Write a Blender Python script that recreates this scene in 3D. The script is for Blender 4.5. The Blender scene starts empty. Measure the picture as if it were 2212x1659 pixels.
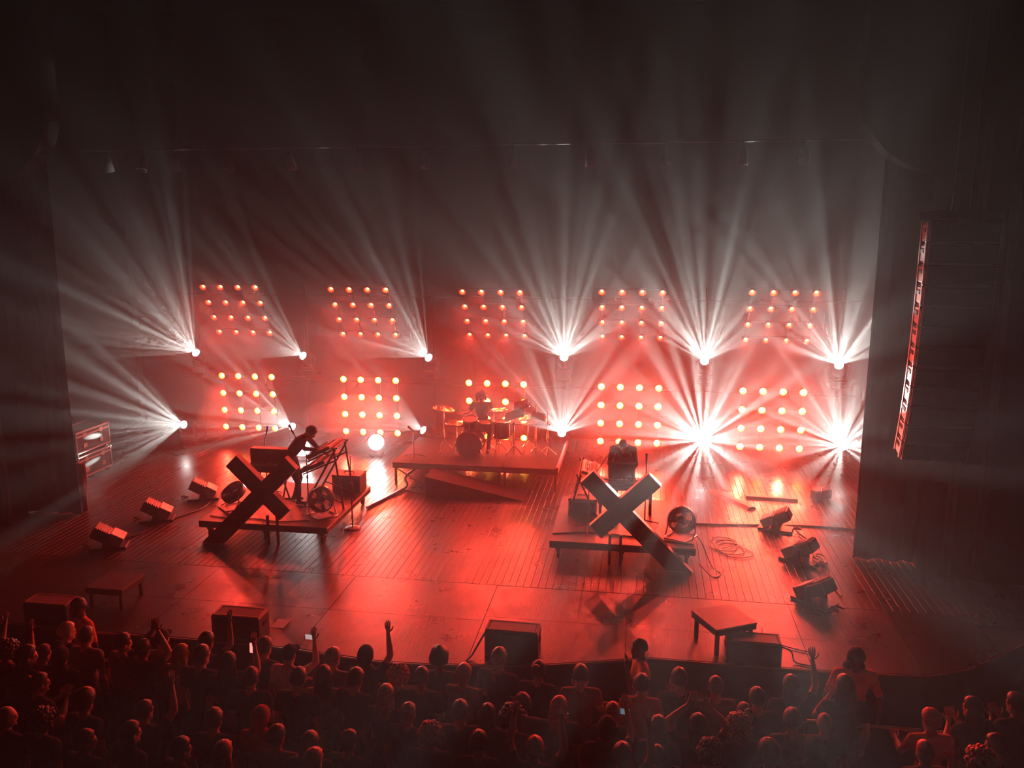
import bpy, bmesh, math, random
from mathutils import Vector, Matrix, Euler
random.seed(7)
SC = bpy.context.scene
COL = SC.collection
PI = math.pi
V = Vector

# ---------------------------------------------------------------- camera
CAM_POS = V((3.432, -13.351, 5.618))
PITCH, YAW, FPX = 0.188, 0.154, 1800.0
cam = bpy.data.cameras.new('camera')
cam.sensor_fit = 'HORIZONTAL'
cam.sensor_width = 36.0
cam.lens = 36.0 * FPX / 2212.0
cam.clip_start, cam.clip_end = 0.05, 200.0
cam_o = bpy.data.objects.new('camera', cam)
COL.objects.link(cam_o)
cam_o.location = CAM_POS
cam_o.rotation_euler = (PI / 2 - PITCH, 0, YAW)
SC.camera = cam_o

# ---------------------------------------------------------------- world, exposure, sampling limits
w = bpy.data.worlds.new('world')
SC.world = w
w.use_nodes = True
w.node_tree.nodes['Background'].inputs[0].default_value = (0.010, 0.004, 0.005, 1)
w.node_tree.nodes['Background'].inputs[1].default_value = 0.0
SC.view_settings.view_transform = 'Standard'
SC.view_settings.look = 'None'
SC.view_settings.gamma = 1.0
SC.view_settings.exposure = 0.0
SC.view_settings.use_curve_mapping = False
cy = SC.cycles
cy.max_bounces = 4
cy.diffuse_bounces = 2
cy.glossy_bounces = 2
cy.transmission_bounces = 4
cy.transparent_max_bounces = 6
cy.volume_bounces = 0
cy.sample_clamp_indirect = 1.0
cy.caustics_reflective = False
cy.caustics_refractive = False
cy.use_denoising = True
cy.denoising_input_passes = 'RGB_ALBEDO_NORMAL'
cy.use_adaptive_sampling = True
cy.adaptive_threshold = 0.15
cy.adaptive_min_samples = 16

# light levels of the rig and the haze they show in
MOVER_W, MOVER_RGB = 5600.0, (.93, 1.0, .92)
GOBO = (10.0, .12, .30)                 # cells, soft edge from .. to
LOWER_LAMP, UPPER_LAMP = 40.0, 22.0     # bulb glow
BULB_RGB = {'low': (1.0, .42, .030), 'mid': (1.0, .28, .04), 'high': (1.0, .20, .06)}
LAMP_RGB = (1.0, 0.048, 0.030)
LOWER_W, UPPER_W = 160.0, 140.0        # light thrown by each lit corner lamp
LAMP_SPREAD = {'low': math.radians(150), 'mid': math.radians(150), 'high': math.radians(120)}
BLINDER_W = 260.0
HAZE_DENSITY, HAZE_G = 0.021, 0.52
SMOKE_DENSITY = 0.13
HAZE_TOP, HAZE_HIGH, HAZE_HOUSE, HAZE_STEP = (2.5, 8.5), .28, .14, .8

# ---------------------------------------------------------------- helpers
def mat(name, rgb, rough=0.6, metal=0.0, emit=None, strength=0.0, noise=0.0, scale=8.0, bump=0.0, spec=0.5):
    m = bpy.data.materials.new(name)
    m.use_nodes = True
    nt = m.node_tree
    b = nt.nodes['Principled BSDF']
    b.inputs['Base Color'].default_value = (*rgb, 1)
    b.inputs['Roughness'].default_value = rough
    b.inputs['Metallic'].default_value = metal
    b.inputs['Specular IOR Level'].default_value = spec
    if emit:
        b.inputs['Emission Color'].default_value = (*emit, 1)
        b.inputs['Emission Strength'].default_value = strength
    else:
        m.cycles.emission_sampling = 'NONE'
    if noise or bump:
        tc = nt.nodes.new('ShaderNodeTexCoord')
        n = nt.nodes.new('ShaderNodeTexNoise')
        n.inputs['Scale'].default_value = scale
        n.inputs['Detail'].default_value = 4
        nt.links.new(tc.outputs['Object'], n.inputs['Vector'])
        if noise:
            r = nt.nodes.new('ShaderNodeValToRGB')
            r.color_ramp.elements[0].position = 0.3
            r.color_ramp.elements[1].position = 0.7
            r.color_ramp.elements[0].color = (*[c * (1 - noise) for c in rgb], 1)
            r.color_ramp.elements[1].color = (*[min(1, c * (1 + noise)) for c in rgb], 1)
            nt.links.new(n.outputs['Fac'], r.inputs['Fac'])
            nt.links.new(r.outputs['Color'], b.inputs['Base Color'])
        if bump:
            bp = nt.nodes.new('ShaderNodeBump')
            bp.inputs['Strength'].default_value = bump
            bp.inputs['Distance'].default_value = 0.01
            nt.links.new(n.outputs['Fac'], bp.inputs['Height'])
            nt.links.new(bp.outputs['Normal'], b.inputs['Normal'])
    return m

class MB:
    """collects shapes into one mesh"""
    def __init__(s):
        s.v, s.f, s.smooth = [], [], []
    def add(s, vs, fs, M=None, smooth=False):
        o = len(s.v)
        for p in vs:
            p = V(p)
            s.v.append(tuple(M @ p) if M is not None else tuple(p))
        for q in fs:
            s.f.append([i + o for i in q]); s.smooth.append(smooth)
        return s
    def box(s, c, d, M=None, rot=None):
        x, y, z = d[0] / 2, d[1] / 2, d[2] / 2
        T = Matrix.Translation(V(c))
        if rot: T = T @ Euler(rot).to_matrix().to_4x4()
        if M is not None: T = M @ T
        return s.add([(-x,-y,-z),(x,-y,-z),(x,y,-z),(-x,y,-z),(-x,-y,z),(x,-y,z),(x,y,z),(-x,y,z)],
                     [(0,3,2,1),(4,5,6,7),(0,1,5,4),(1,2,6,5),(2,3,7,6),(3,0,4,7)], T)
    def rbox(s, c, d, b=0.01, M=None, rot=None):
        """box with chamfered edges"""
        bm = bmesh.new()
        bmesh.ops.create_cube(bm, size=1)
        for q in bm.verts: q.co = V((q.co.x * d[0], q.co.y * d[1], q.co.z * d[2]))
        bmesh.ops.bevel(bm, geom=list(bm.edges), offset=min(b, min(d) * .45), segments=1, affect='EDGES')
        T = Matrix.Translation(V(c))
        if rot: T = T @ Euler(rot).to_matrix().to_4x4()
        if M is not None: T = M @ T
        bm.verts.index_update()
        s.add([q.co.copy() for q in bm.verts], [[q.index for q in f.verts] for f in bm.faces], T)
        bm.free()
        return s
    def cyl(s, a, b, r0, r1=None, n=10, caps=True, M=None):
        r1 = r0 if r1 is None else r1
        a, b = V(a), V(b)
        d = b - a
        q = d.to_track_quat('Z', 'Y').to_matrix()
        vs, fs = [], []
        for p, r in ((a, r0), (b, r1)):
            for i in range(n):
                t = 2 * PI * i / n
                vs.append(p + q @ V((r * math.cos(t), r * math.sin(t), 0)))
        fs = [(i, (i + 1) % n, n + (i + 1) % n, n + i) for i in range(n)]
        s.add(vs, fs, M, True)
        if caps:
            s.add(vs[:n], [list(range(n))[::-1]], M); s.add(vs[n:], [list(range(n))], M)
        return s
    def tube(s, pts, r, n=6, M=None):
        pts = [V(p) for p in pts]
        vs, fs = [], []
        up = V((0, 0, 1))
        for i, p in enumerate(pts):
            d = (pts[min(i + 1, len(pts) - 1)] - pts[max(i - 1, 0)])
            if d.length < 1e-9: d = V((1, 0, 0))
            d.normalize()
            x = d.cross(up)
            if x.length < 1e-3: x = d.cross(V((0, 1, 0)))
            x.normalize(); y = x.cross(d)
            rr = r[i] if isinstance(r, (list, tuple)) else r
            for k in range(n):
                t = 2 * PI * k / n
                vs.append(p + x * (rr * math.cos(t)) + y * (rr * math.sin(t)))
        for i in range(len(pts) - 1):
            for k in range(n):
                fs.append((i * n + k, (i + 1) * n + k, (i + 1) * n + (k + 1) % n, i * n + (k + 1) % n))
        s.add(vs, fs, M, True)
        s.add(vs[:n], [list(range(n))], M); s.add(vs[-n:], [list(range(n))[::-1]], M)
        return s
    def lathe(s, prof, n=16, M=None, smooth=True):
        """profile of (r, z) spun about z"""
        vs, fs = [], []
        for r, z in prof:
            for i in range(n):
                t = 2 * PI * i / n
                vs.append((r * math.cos(t), r * math.sin(t), z))
        for j in range(len(prof) - 1):
            for i in range(n):
                fs.append((j * n + i, j * n + (i + 1) % n, (j + 1) * n + (i + 1) % n, (j + 1) * n + i))
        return s.add(vs, fs, M, smooth)
    def ball(s, c, r, n=12, m=8, M=None):
        r = (r, r, r) if not isinstance(r, (tuple, list)) else r
        vs, fs = [], []
        for j in range(m + 1):
            a = PI * j / m
            for i in range(n):
                t = 2 * PI * i / n
                vs.append((c[0] + r[0] * math.sin(a) * math.cos(t), c[1] + r[1] * math.sin(a) * math.sin(t), c[2] + r[2] * math.cos(a)))
        for j in range(m):
            for i in range(n):
                fs.append((j * n + i, (j + 1) * n + i, (j + 1) * n + (i + 1) % n, j * n + (i + 1) % n))
        return s.add(vs, fs, M, True)
    def prism(s, poly, y0, y1, M=None):
        """polygon in x,z pushed along y"""
        n = len(poly)
        vs = [(x, y0, z) for x, z in poly] + [(x, y1, z) for x, z in poly]
        fs = [list(range(n)), list(range(n, 2 * n))[::-1]] + [(i, n + i, n + (i + 1) % n, (i + 1) % n) for i in range(n)]
        return s.add(vs, fs, M)
    def slab(s, poly, z0, z1, M=None):
        """polygon in x,y pushed along z"""
        n = len(poly)
        vs = [(x, y, z0) for x, y in poly] + [(x, y, z1) for x, y in poly]
        fs = [list(range(n))[::-1], list(range(n, 2 * n))] + [(i, (i + 1) % n, n + (i + 1) % n, n + i) for i in range(n)]
        return s.add(vs, fs, M)
    def mesh(s, name):
        me = bpy.data.meshes.new(name)
        me.from_pydata(s.v, [], s.f)
        me.polygons.foreach_set('use_smooth', s.smooth)
        me.update()
        return me
    def build(s, name, m, parent=None, loc=None):
        me = s.mesh(name)
        if m is not None: me.materials.append(m)
        return link(name, me, parent, loc)

def link(name, data, parent=None, loc=None, rot=None):
    o = bpy.data.objects.new(name, data)
    COL.objects.link(o)
    if parent is not None: o.parent = parent
    if loc is not None: o.location = loc
    if rot is not None: o.rotation_euler = rot
    return o

def tag(o, label=None, cat=None, group=None, kind=None):
    if label: o['label'] = label
    if cat: o['category'] = cat
    if group: o['group'] = group
    if kind: o['kind'] = kind
    return o

def thing(name, label, cat, loc=(0, 0, 0), rotz=0.0, group=None):
    o = bpy.data.objects.new(name, None)
    o.empty_display_size = 0.1
    COL.objects.link(o)
    o.location = loc
    o.rotation_euler = (0, 0, rotz)
    return tag(o, label, cat, group)

def copy_tree(o, parent=None):
    c = o.copy()
    COL.objects.link(c)
    if parent is not None: c.parent = parent
    for ch in list(o.children): copy_tree(ch, c)
    return c

# ---------------------------------------------------------------- materials
M = {}
M['black'] = mat('black_metal', (0.022, 0.021, 0.022), 0.45, 0.0, noise=.25, scale=20)
M['black_gloss'] = mat('black_gloss', (0.02, 0.02, 0.021), 0.25)
M['matte'] = mat('matte_black', (0.016, 0.015, 0.016), 0.85, noise=.3, scale=5)
M['chrome'] = mat('chrome', (0.65, 0.64, 0.62), 0.18, 1.0)
M['grey'] = mat('grey_plastic', (0.30, 0.29, 0.29), 0.5, noise=.1)
M['drape'] = mat('black_drape', (0.004, 0.0035, 0.0035), 1.0, spec=.0)
M['wall'] = mat('dark_wall', (0.006, 0.005, 0.005), 1.0, spec=.0)
M['red_drape'] = mat('red_drape', (0.45, 0.03, 0.025), 0.85, noise=.2)

def deck_material():
    m = bpy.data.materials.new('stage_boards')
    m.use_nodes = True
    m.cycles.emission_sampling = 'NONE'
    nt = m.node_tree
    N, L = nt.nodes, nt.links
    b = N['Principled BSDF']
    tc = N.new('ShaderNodeTexCoord')
    geo = N.new('ShaderNodeNewGeometry')
    oi = N.new('ShaderNodeObjectInfo')
    mp = N.new('ShaderNodeMapping'); mp.inputs['Scale'].default_value = (14, 1.2, 1)
    L.new(geo.outputs['Position'], mp.inputs['Vector'])
    n1 = N.new('ShaderNodeTexNoise'); n1.inputs['Scale'].default_value = 3; n1.inputs['Detail'].default_value = 6
    L.new(mp.outputs['Vector'], n1.inputs['Vector'])
    n2 = N.new('ShaderNodeTexNoise'); n2.inputs['Scale'].default_value = 1.3; n2.inputs['Detail'].default_value = 8; n2.inputs['Roughness'].default_value = .7
    L.new(geo.outputs['Position'], n2.inputs['Vector'])
    r = N.new('ShaderNodeValToRGB')
    r.color_ramp.elements[0].position = .25; r.color_ramp.elements[0].color = (.020, .0145, .0125, 1)
    r.color_ramp.elements[1].position = .8; r.color_ramp.elements[1].color = (.052, .037, .032, 1)
    mx = N.new('ShaderNodeMath'); mx.operation = 'MULTIPLY_ADD'; mx.inputs[1].default_value = .25
    L.new(oi.outputs['Random'], mx.inputs[0]); L.new(n1.outputs['Fac'], mx.inputs[2])
    L.new(mx.outputs[0], r.inputs['Fac']); L.new(r.outputs['Color'], b.inputs['Base Color'])
    rr = N.new('ShaderNodeMapRange')
    rr.inputs[1].default_value = .35; rr.inputs[2].default_value = .7; rr.inputs[3].default_value = .24; rr.inputs[4].default_value = .44
    L.new(n2.outputs['Fac'], rr.inputs[0]); L.new(rr.outputs[0], b.inputs['Roughness'])
    bp = N.new('ShaderNodeBump'); bp.inputs['Strength'].default_value = .25; bp.inputs['Distance'].default_value = .01
    L.new(n1.outputs['Fac'], bp.inputs['Height']); L.new(bp.outputs['Normal'], b.inputs['Normal'])
    return m
M['deck'] = deck_material()

# ---------------------------------------------------------------- the setting
FRONT = [(-10.9, -3.46), (-5.56, -3.47), (-4.07, -3.50), (-2.13, -3.50), (-1.04, -3.54), (-.4, -3.62), (.1, -3.68), (.7, -3.66), (1.27, -3.60), (2.34, -3.43),
         (3.35, -3.14), (3.65, -3.05), (4.6, -3.05), (6.11, -3.03), (7.14, -2.96), (7.71, -2.72), (8.3, -2.25), (9.2, -1.5), (10.9, -1.2)]
def front_y(x):
    for (x0, y0), (x1, y1) in zip(FRONT, FRONT[1:]):
        if x0 <= x <= x1: return y0 + (y1 - y0) * (x - x0) / (x1 - x0)
    return FRONT[-1][1]
PIT = -1.25
def struct(name, mb, m):
    return tag(mb.build(name, m), kind='structure')

floor = struct('floor', MB().slab(FRONT + [(10.9, 8.4), (-10.9, 8.4)], PIT + .002, -0.03), M['matte'])
# stage boards run up- and downstage; big hardboard sheets cover the apron
SEAM = -1.12
BW = 0.118
plank_me = MB().rbox((0, 0, -.014), (BW - .005, 9.45, .028), .002).mesh('plank')
plank_me.materials.append(M['deck'])
nb = int(21.6 / BW)
for k in range(nb):
    link('plank', plank_me, floor, (-10.8 + (k + .5) * BW, SEAM + 9.45 / 2 + .01, random.uniform(-.0018, .0012)))
sheet_edges = [-10.8, -9.4, -6.9, -5.55, -3.4, -1.04, 1.3, 3.35, 5.75, 7.14, 8.3, 9.6, 10.8]
for x0, x1 in zip(sheet_edges, sheet_edges[1:]):
    zj = random.uniform(-.003, .001)
    mid = -2.34 if x0 % 2 < 1 else -2.2
    if x1 > 8: mid = -1.35
    MB().slab([(x0 + .004, mid + .004), (x1 - .004, mid + .004), (x1 - .004, SEAM - .004), (x0 + .004, SEAM - .004)], -.029, zj).build('deck_sheet', M['deck'], floor)
    xs = [x0 + .004] + [p[0] for p in FRONT if x0 + .01 < p[0] < x1 - .01] + [x1 - .004]
    if x1 < 9:
        MB().slab([(x, front_y(x) + .03) for x in xs] + [(x1 - .004, mid - .004), (x0 + .004, mid - .004)], -.029, zj * .7).build('deck_sheet', M['deck'], floor)
# worn batten strip at the edge of the stage
edge = MB()
edge.tube([(x, y - .005, -.012) for x, y in FRONT], .016, 6)
struct('trim_1', edge, mat('nosing', (.16, .10, .08), .45, noise=.3, scale=4))
struct('floor_auditorium', MB().box((0, -9.9, PIT - .15), (21.8, 17.6, .3)), mat('house_floor', (.03, .026, .026), .8, noise=.3, scale=3))
struct('wall_back', MB().box((0, 8.55, 4.9), (21.8, .3, 12.5)), M['wall'])
struct('wall_left', MB().box((-11.05, -5.0, 4.9), (.3, 27.4, 12.5)), M['wall'])
struct('wall_right', MB().box((11.05, -5.0, 4.9), (.3, 27.4, 12.5)), M['wall'])
struct('wall_house', MB().box((0, -18.75, 4.9), (21.8, .3, 12.5)), M['wall'])
struct('ceiling', MB().box((0, -5.0, 11.3), (21.8, 27.4, .3)), M['wall'])
# proscenium: flat wall with an opening whose upper corners swell inwards
def arc(cx, cz, r, a0, a1, n=14):
    return [(cx + r * math.cos(math.radians(a0 + (a1 - a0) * k / n)), cz + r * math.sin(math.radians(a0 + (a1 - a0) * k / n))) for k in range(n + 1)]
half = [(8.05, 0)] + [(8.05, 6.42)] + arc(7.75, 7.55, 1.15, -75, -180) + [(6.6, 9.9)]
prosc = MB()
for sx in (1, -1):
    poly = [(sx * x * (1 if sx > 0 else 1.03), z) for x, z in half] + [(sx * 10.9, 9.9), (sx * 10.9, 0)]
    if sx < 0: poly = poly[::-1]
    prosc.prism(poly, .15, .55)
prosc.box((0, .35, 10.5), (21.8, .4, 1.25))
struct('wall_proscenium', prosc, M['wall'])
# moulded pilaster strips on the proscenium face
tr = MB()
for sx in (1, -1):
    for xx in (8.35, 8.8, 9.6):
        tr.rbox((sx * xx, .1, 3.6), (.12, .1, 7.1), .02)
struct('trim_2', tr, mat('pilaster', (.03, .018, .016), .8, noise=.3, scale=3, spec=.1))

def drape(name, label, x0, x1, y, z0, z1, m, folds, depth, flare=0.0, cat='curtain'):
    """hanging cloth with soft vertical folds"""
    mb = MB()
    nx, nz = folds * 8, 14
    vs, fs = [], []
    for j in range(nz + 1):
        t = j / nz
        z = z0 + (z1 - z0) * t
        for i in range(nx + 1):
            s_ = i / nx
            ph = s_ * folds * 2 * PI
            x = x0 + (x1 - x0) * s_ + .02 * math.sin(ph * 2 + 1) + flare * (1 - t) ** 2 * (1 - 2 * s_)
            yy = y + depth * math.sin(ph + .6 * math.sin(3 * s_ * PI)) * (.75 + .25 * (1 - t)) + .02 * math.sin(7 * t + s_ * 9)
            vs.append((x, yy, z))
    o = len(vs)
    for j in range(nz):
        for i in range(nx):
            a = j * (nx + 1) + i
            fs.append((a, a + 1, a + nx + 2, a + nx + 1))
    mb.add(vs, fs, None, True)
    ob = mb.build(name, m)
    sm = ob.modifiers.new('thickness', 'SOLIDIFY'); sm.thickness = .015
    return tag(ob, label, cat)
drape('stage_curtain', 'black side curtain hanging beside the speaker column', 7.13, 8.5, .85, .02, 9.7, M['drape'], 4, .06)
drape('stage_curtain', 'black side curtain hanging in front of the flight cases', -8.7, -7.4, .85, .02, 9.7, M['drape'], 4, .06)
drape('stage_curtain', 'narrow red curtain edge showing at the foot of a black one', -7.50, -7.34, 1.02, .02, 1.0, M['red_drape'], 2, .03, .04)
tag(MB().rbox((0, 8.25, 5.45), (21.2, .06, 10.8), .02).build('backdrop_cloth', M['drape']), 'wide black backdrop cloth stretched across the rear of the stage', 'backdrop')

# ---------------------------------------------------------------- haze
hz = bpy.data.materials.new('stage_haze')
hz.use_nodes = True
hn = hz.node_tree
hn.nodes.clear()
h_out = hn.nodes.new('ShaderNodeOutputMaterial')
h_vol = hn.nodes.new('ShaderNodeVolumeScatter')
h_vol.inputs['Color'].default_value = (1, 1, 1, 1)
h_vol.inputs['Anisotropy'].default_value = HAZE_G
h_geo = hn.nodes.new('ShaderNodeNewGeometry')
h_sep = hn.nodes.new('ShaderNodeSeparateXYZ')
hn.links.new(h_geo.outputs['Position'], h_sep.inputs[0])
h_z = hn.nodes.new('ShaderNodeMapRange')      # thins out towards the fly loft
h_z.interpolation_type = 'SMOOTHSTEP'
h_z.inputs[1].default_value = HAZE_TOP[0]; h_z.inputs[2].default_value = HAZE_TOP[1]
h_z.inputs[3].default_value = HAZE_DENSITY; h_z.inputs[4].default_value = HAZE_DENSITY * HAZE_HIGH
hn.links.new(h_sep.outputs[2], h_z.inputs[0])
h_y = hn.nodes.new('ShaderNodeMapRange')      # and out over the audience
h_y.inputs[1].default_value = -4.5; h_y.inputs[2].default_value = 6.5
hn.links.new(h_sep.outputs[1], h_y.inputs[0])
h_p = hn.nodes.new('ShaderNodeMath'); h_p.operation = 'POWER'; h_p.inputs[1].default_value = 3.0
hn.links.new(h_y.outputs[0], h_p.inputs[0])
h_r = hn.nodes.new('ShaderNodeMapRange')
h_r.inputs[3].default_value = HAZE_HOUSE; h_r.inputs[4].default_value = 1.55
hn.links.new(h_p.outputs[0], h_r.inputs[0])
h_m = hn.nodes.new('ShaderNodeMath'); h_m.operation = 'MULTIPLY'
hn.links.new(h_z.outputs[0], h_m.inputs[0]); hn.links.new(h_r.outputs[0], h_m.inputs[1])
hn.links.new(h_m.outputs[0], h_vol.inputs['Density'])
hn.links.new(h_vol.outputs[0], h_out.inputs['Volume'])
hz.cycles.volume_step_rate = HAZE_STEP
cy.volume_max_steps = 64
haze = MB().box((0, -5.0, 5.0), (22.6, 28.2, 13.4)).build('haze', hz)
tag(haze, 'thin stage haze hanging in the air of the whole hall', 'haze', kind='stuff')

# ---------------------------------------------------------------- lighting rig
# slim upright pipes carry the moving heads and the lamp panels
def light_pole(x, y, h, label):
    t = thing('light_pole', label, 'pole', (x, y, 0), 0, 'upright pipes behind the band')
    MB().rbox((0, 0, .015), (.5, .5, .03), .008).build('base_plate', M['matte'], t)
    MB().cyl((0, 0, .03), (0, 0, h), .03, n=10).build('pipe', M['matte'], t)
    MB().cyl((0, 0, .03), (0, 0, .12), .05, n=10).build('socket', M['matte'], t)
    return t

WHITE_LENS = mat('white_lens', (1, 1, 1), .3, emit=(.9, 1, .96), strength=40.0)
WHITE_LENS.cycles.emission_sampling = 'NONE'
A_HALF = math.radians(25)
def gobo(light, seed, cells, lo, hi):
    light.use_nodes = True
    nt = light.node_tree
    N, L = nt.nodes, nt.links
    em = N['Emission']
    tc = N.new('ShaderNodeTexCoord')
    sx = N.new('ShaderNodeSeparateXYZ')
    L.new(tc.outputs['Normal'], sx.inputs[0])
    dx = N.new('ShaderNodeMath'); dx.operation = 'DIVIDE'
    dy = N.new('ShaderNodeMath'); dy.operation = 'DIVIDE'
    L.new(sx.outputs[0], dx.inputs[0]); L.new(sx.outputs[2], dx.inputs[1])
    L.new(sx.outputs[1], dy.inputs[0]); L.new(sx.outputs[2], dy.inputs[1])
    ax = N.new('ShaderNodeMath'); ax.inputs[1].default_value = seed * 2.37 + 1.3
    L.new(dx.outputs[0], ax.inputs[0])
    cx = N.new('ShaderNodeCombineXYZ')
    L.new(ax.outputs[0], cx.inputs[0]); L.new(dy.outputs[0], cx.inputs[1])
    vo = N.new('ShaderNodeTexVoronoi')
    vo.voronoi_dimensions = '2D'
    vo.inputs['Scale'].default_value = cells
    L.new(cx.outputs[0], vo.inputs['Vector'])
    mr = N.new('ShaderNodeMapRange')
    mr.interpolation_type = 'SMOOTHSTEP'
    mr.inputs[1].default_value = lo; mr.inputs[2].default_value = hi; mr.inputs[3].default_value = 1.0; mr.inputs[4].default_value = 0.008
    L.new(vo.outputs['Distance'], mr.inputs[0])
    L.new(mr.outputs[0], em.inputs['Strength'])

def moving_head(x, z, ang, phi, br, seed, label, hang):
    """moving-head spotlight on a yoke; hang=True when clamped to a truss, else standing on the floor"""
    P = V((x, 6.2, z))
    c = (CAM_AIM - P).normalized()
    right = V((0, 0, 1)).cross(c).normalized()
    up = c.cross(right)
    s_ = right * math.cos(math.radians(ang)) + up * math.sin(math.radians(ang))
    if phi == 0: b = .40 * A_HALF
    elif phi == -1: b = .60 * A_HALF
    else: b = math.asin(min(1, math.sin(A_HALF) / math.sin(math.radians(phi))))
    d = c * math.cos(b) + s_ * math.sin(b)
    t = thing('moving_head_light', label, 'stage light', P, 0, 'moving head spotlights between the lamp panels')
    pan = math.atan2(-d.x, d.y)
    tilt = math.asin(max(-1, min(1, d.z)))
    R = Matrix.Rotation(pan, 4, 'Z')
    hgt = -.40 if not hang else -.36
    # base, yoke, head
    MB().rbox((0, 0, hgt), (.36, .30, .14), .02, R).build('base', M['black'], t)
    yk = MB()
    for sx in (-1, 1): yk.rbox((sx * .19, 0, hgt + .24), (.045, .14, .40), .015, R)
    yk.rbox((0, 0, hgt + .09), (.42, .16, .05), .015, R)
    yk.build('yoke', M['black'], t)
    q = d.to_track_quat('Z', 'Y').to_matrix().to_4x4()
    hd = MB().lathe([(.0, -.24), (.10, -.23), (.145, -.17), (.15, .02), (.135, .10), (.12, .19), (.125, .20), (.105, .20), (.10, .17), (0, .17)], 16, q)
    head = hd.build('head', M['black'], t)
    MB().lathe([(.0, .176), (.095, .176), (.095, .173), (0, .173)], 16, q).build('lens', WHITE_LENS, head)
    l = bpy.data.lights.new('beam', 'SPOT')
    l.energy = MOVER_W * br
    l.color = MOVER_RGB
    l.spot_size = 2 * A_HALF
    l.spot_blend = .05
    l.shadow_soft_size = 0.0
    gobo(l, seed, *GOBO)
    lo = link('beam', l, t, d * .21)
    lo.rotation_euler = d.to_track_quat('-Z', 'Y').to_euler()
    return t
CAM_AIM = V((3.4, -13.4, 5.6))    # the middle of the balcony, where these heads point
MOVERS = [  # x, z, fan direction in degrees, half fan, brightness, label
    (-7.68, 2.36, 135, 48, 1.1, 'raised white spotlight beside the outermost raised lamp panel, above the flight cases side'),
    (-4.78, 2.36, 147, 40, .6, 'raised white spotlight above the bent-over keyboard player'),
    (-1.58, 2.38, 137, 46, .9, 'raised white spotlight above the lone microphone stand on the drum riser'),
    (1.65, 2.46, 90, 84, 1.4, 'raised white spotlight fanning upward between drummer and hunched keyboard player'),
    (4.92, 2.45, 90, 86, 1.5, 'raised white spotlight directly above the largest white starburst'),
    (7.90, 2.43, 92, 84, 1.5, 'raised white spotlight beside the black curtain with the speaker column'),
    (-8.14, .52, 168, 52, 1.1, 'low white spotlight throwing a fan over the stacked flight cases'),
    (-5.16, .54, 153, 44, 1.0, 'low white spotlight just behind the bent-over keyboard player'),
    (-1.71, .56, 150, 34, .8, 'low dim white spotlight beside the lone microphone stand on the drum riser'),
    (1.62, .60, 91, 86, 1.2, 'low white spotlight fanning upward next to the drum riser corner'),
    (4.95, .59, 90, 0, 3.2, 'low white spotlight making the largest starburst, aimed straight out'),
    (8.11, .57, 100, -1, 2.2, 'low white spotlight starburst at the edge of the black curtain')]
for i, (x, z, ang, phi, br, lab) in enumerate(MOVERS):
    moving_head(x, z, ang, phi, br, i, lab, i < 6)
TX = [(-7.9, 'beside the flight cases'), (-4.95, 'behind the bent-over keyboard player'), (-1.63, 'behind the drum riser, near its microphone stand'),
      (1.64, 'behind the drum riser, near the drum pads'), (4.93, 'behind the largest starburst light'), (8.0, 'beside the speaker column curtain')]
for k, (x, lab) in enumerate(TX):
    p = light_pole(x, 6.63, 4.2, 'slim black upright pipe ' + lab)
    mx, mz = MOVERS[k][0], MOVERS[k][1]
    MB().rbox(((mx - x) / 2, -.28, mz - .455), (.34 + abs(mx - x), .66, .04), .01).build('shelf', M['matte'], p)
# cross pipes between the towers hold the lamp panels
def cross_pipe(z, label):
    t = thing('cross_pipe', label, 'pipe', (0, 6.6, z))
    MB().cyl((-8.4, 0, 0), (8.4, 0, 0), .02, n=8).build('pipe', M['matte'], t)
    for x, _l in TX:
        MB().rbox((x, .02, 0), (.08, .10, .08), .01).build('clamp', M['matte'], t)
cross_pipe(3.9, 'long black horizontal pipe holding the raised lamp panels')
cross_pipe(1.72, 'long black horizontal pipe holding the low lamp panels')

BULB = {}
for nm, st in (('low', LOWER_LAMP), ('mid', LOWER_LAMP), ('high', UPPER_LAMP)):
    BULB[nm] = mat('red_bulb_' + nm, (1, .3, .2), .4, emit=BULB_RGB[nm], strength=st)
    BULB[nm].cycles.emission_sampling = 'NONE'
M['bowl'] = mat('red_reflector', (.85, .16, .10), .3, .75)
bowl_me = MB().lathe([(.088, -.055), (.082, -.055), (.078, -.04), (.05, .02), (.02, .045), (0, .05)], 14, Matrix.Rotation(PI / 2, 4, 'X') @ Matrix.Scale(-1, 4, V((0, 0, 1)))).mesh('lamp')
bowl_me.materials.append(M['bowl'])
can_me = MB().lathe([(.085, -.06), (.09, -.05), (.09, .02), (.06, .06), (0, .062)], 12, Matrix.Rotation(PI / 2, 4, 'X') @ Matrix.Scale(-1, 4, V((0, 0, 1)))).mesh('lamp_can')
can_me.materials.append(M['black'])
bulb_me = {k: MB().ball((0, 0, 0), {'low': (.082, .036, .082), 'mid': (.055, .032, .055), 'high': (.032, .028, .032)}[k], 12, 8).mesh('bulb') for k in BULB}
for k in BULB: bulb_me[k].materials.append(BULB[k])
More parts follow.
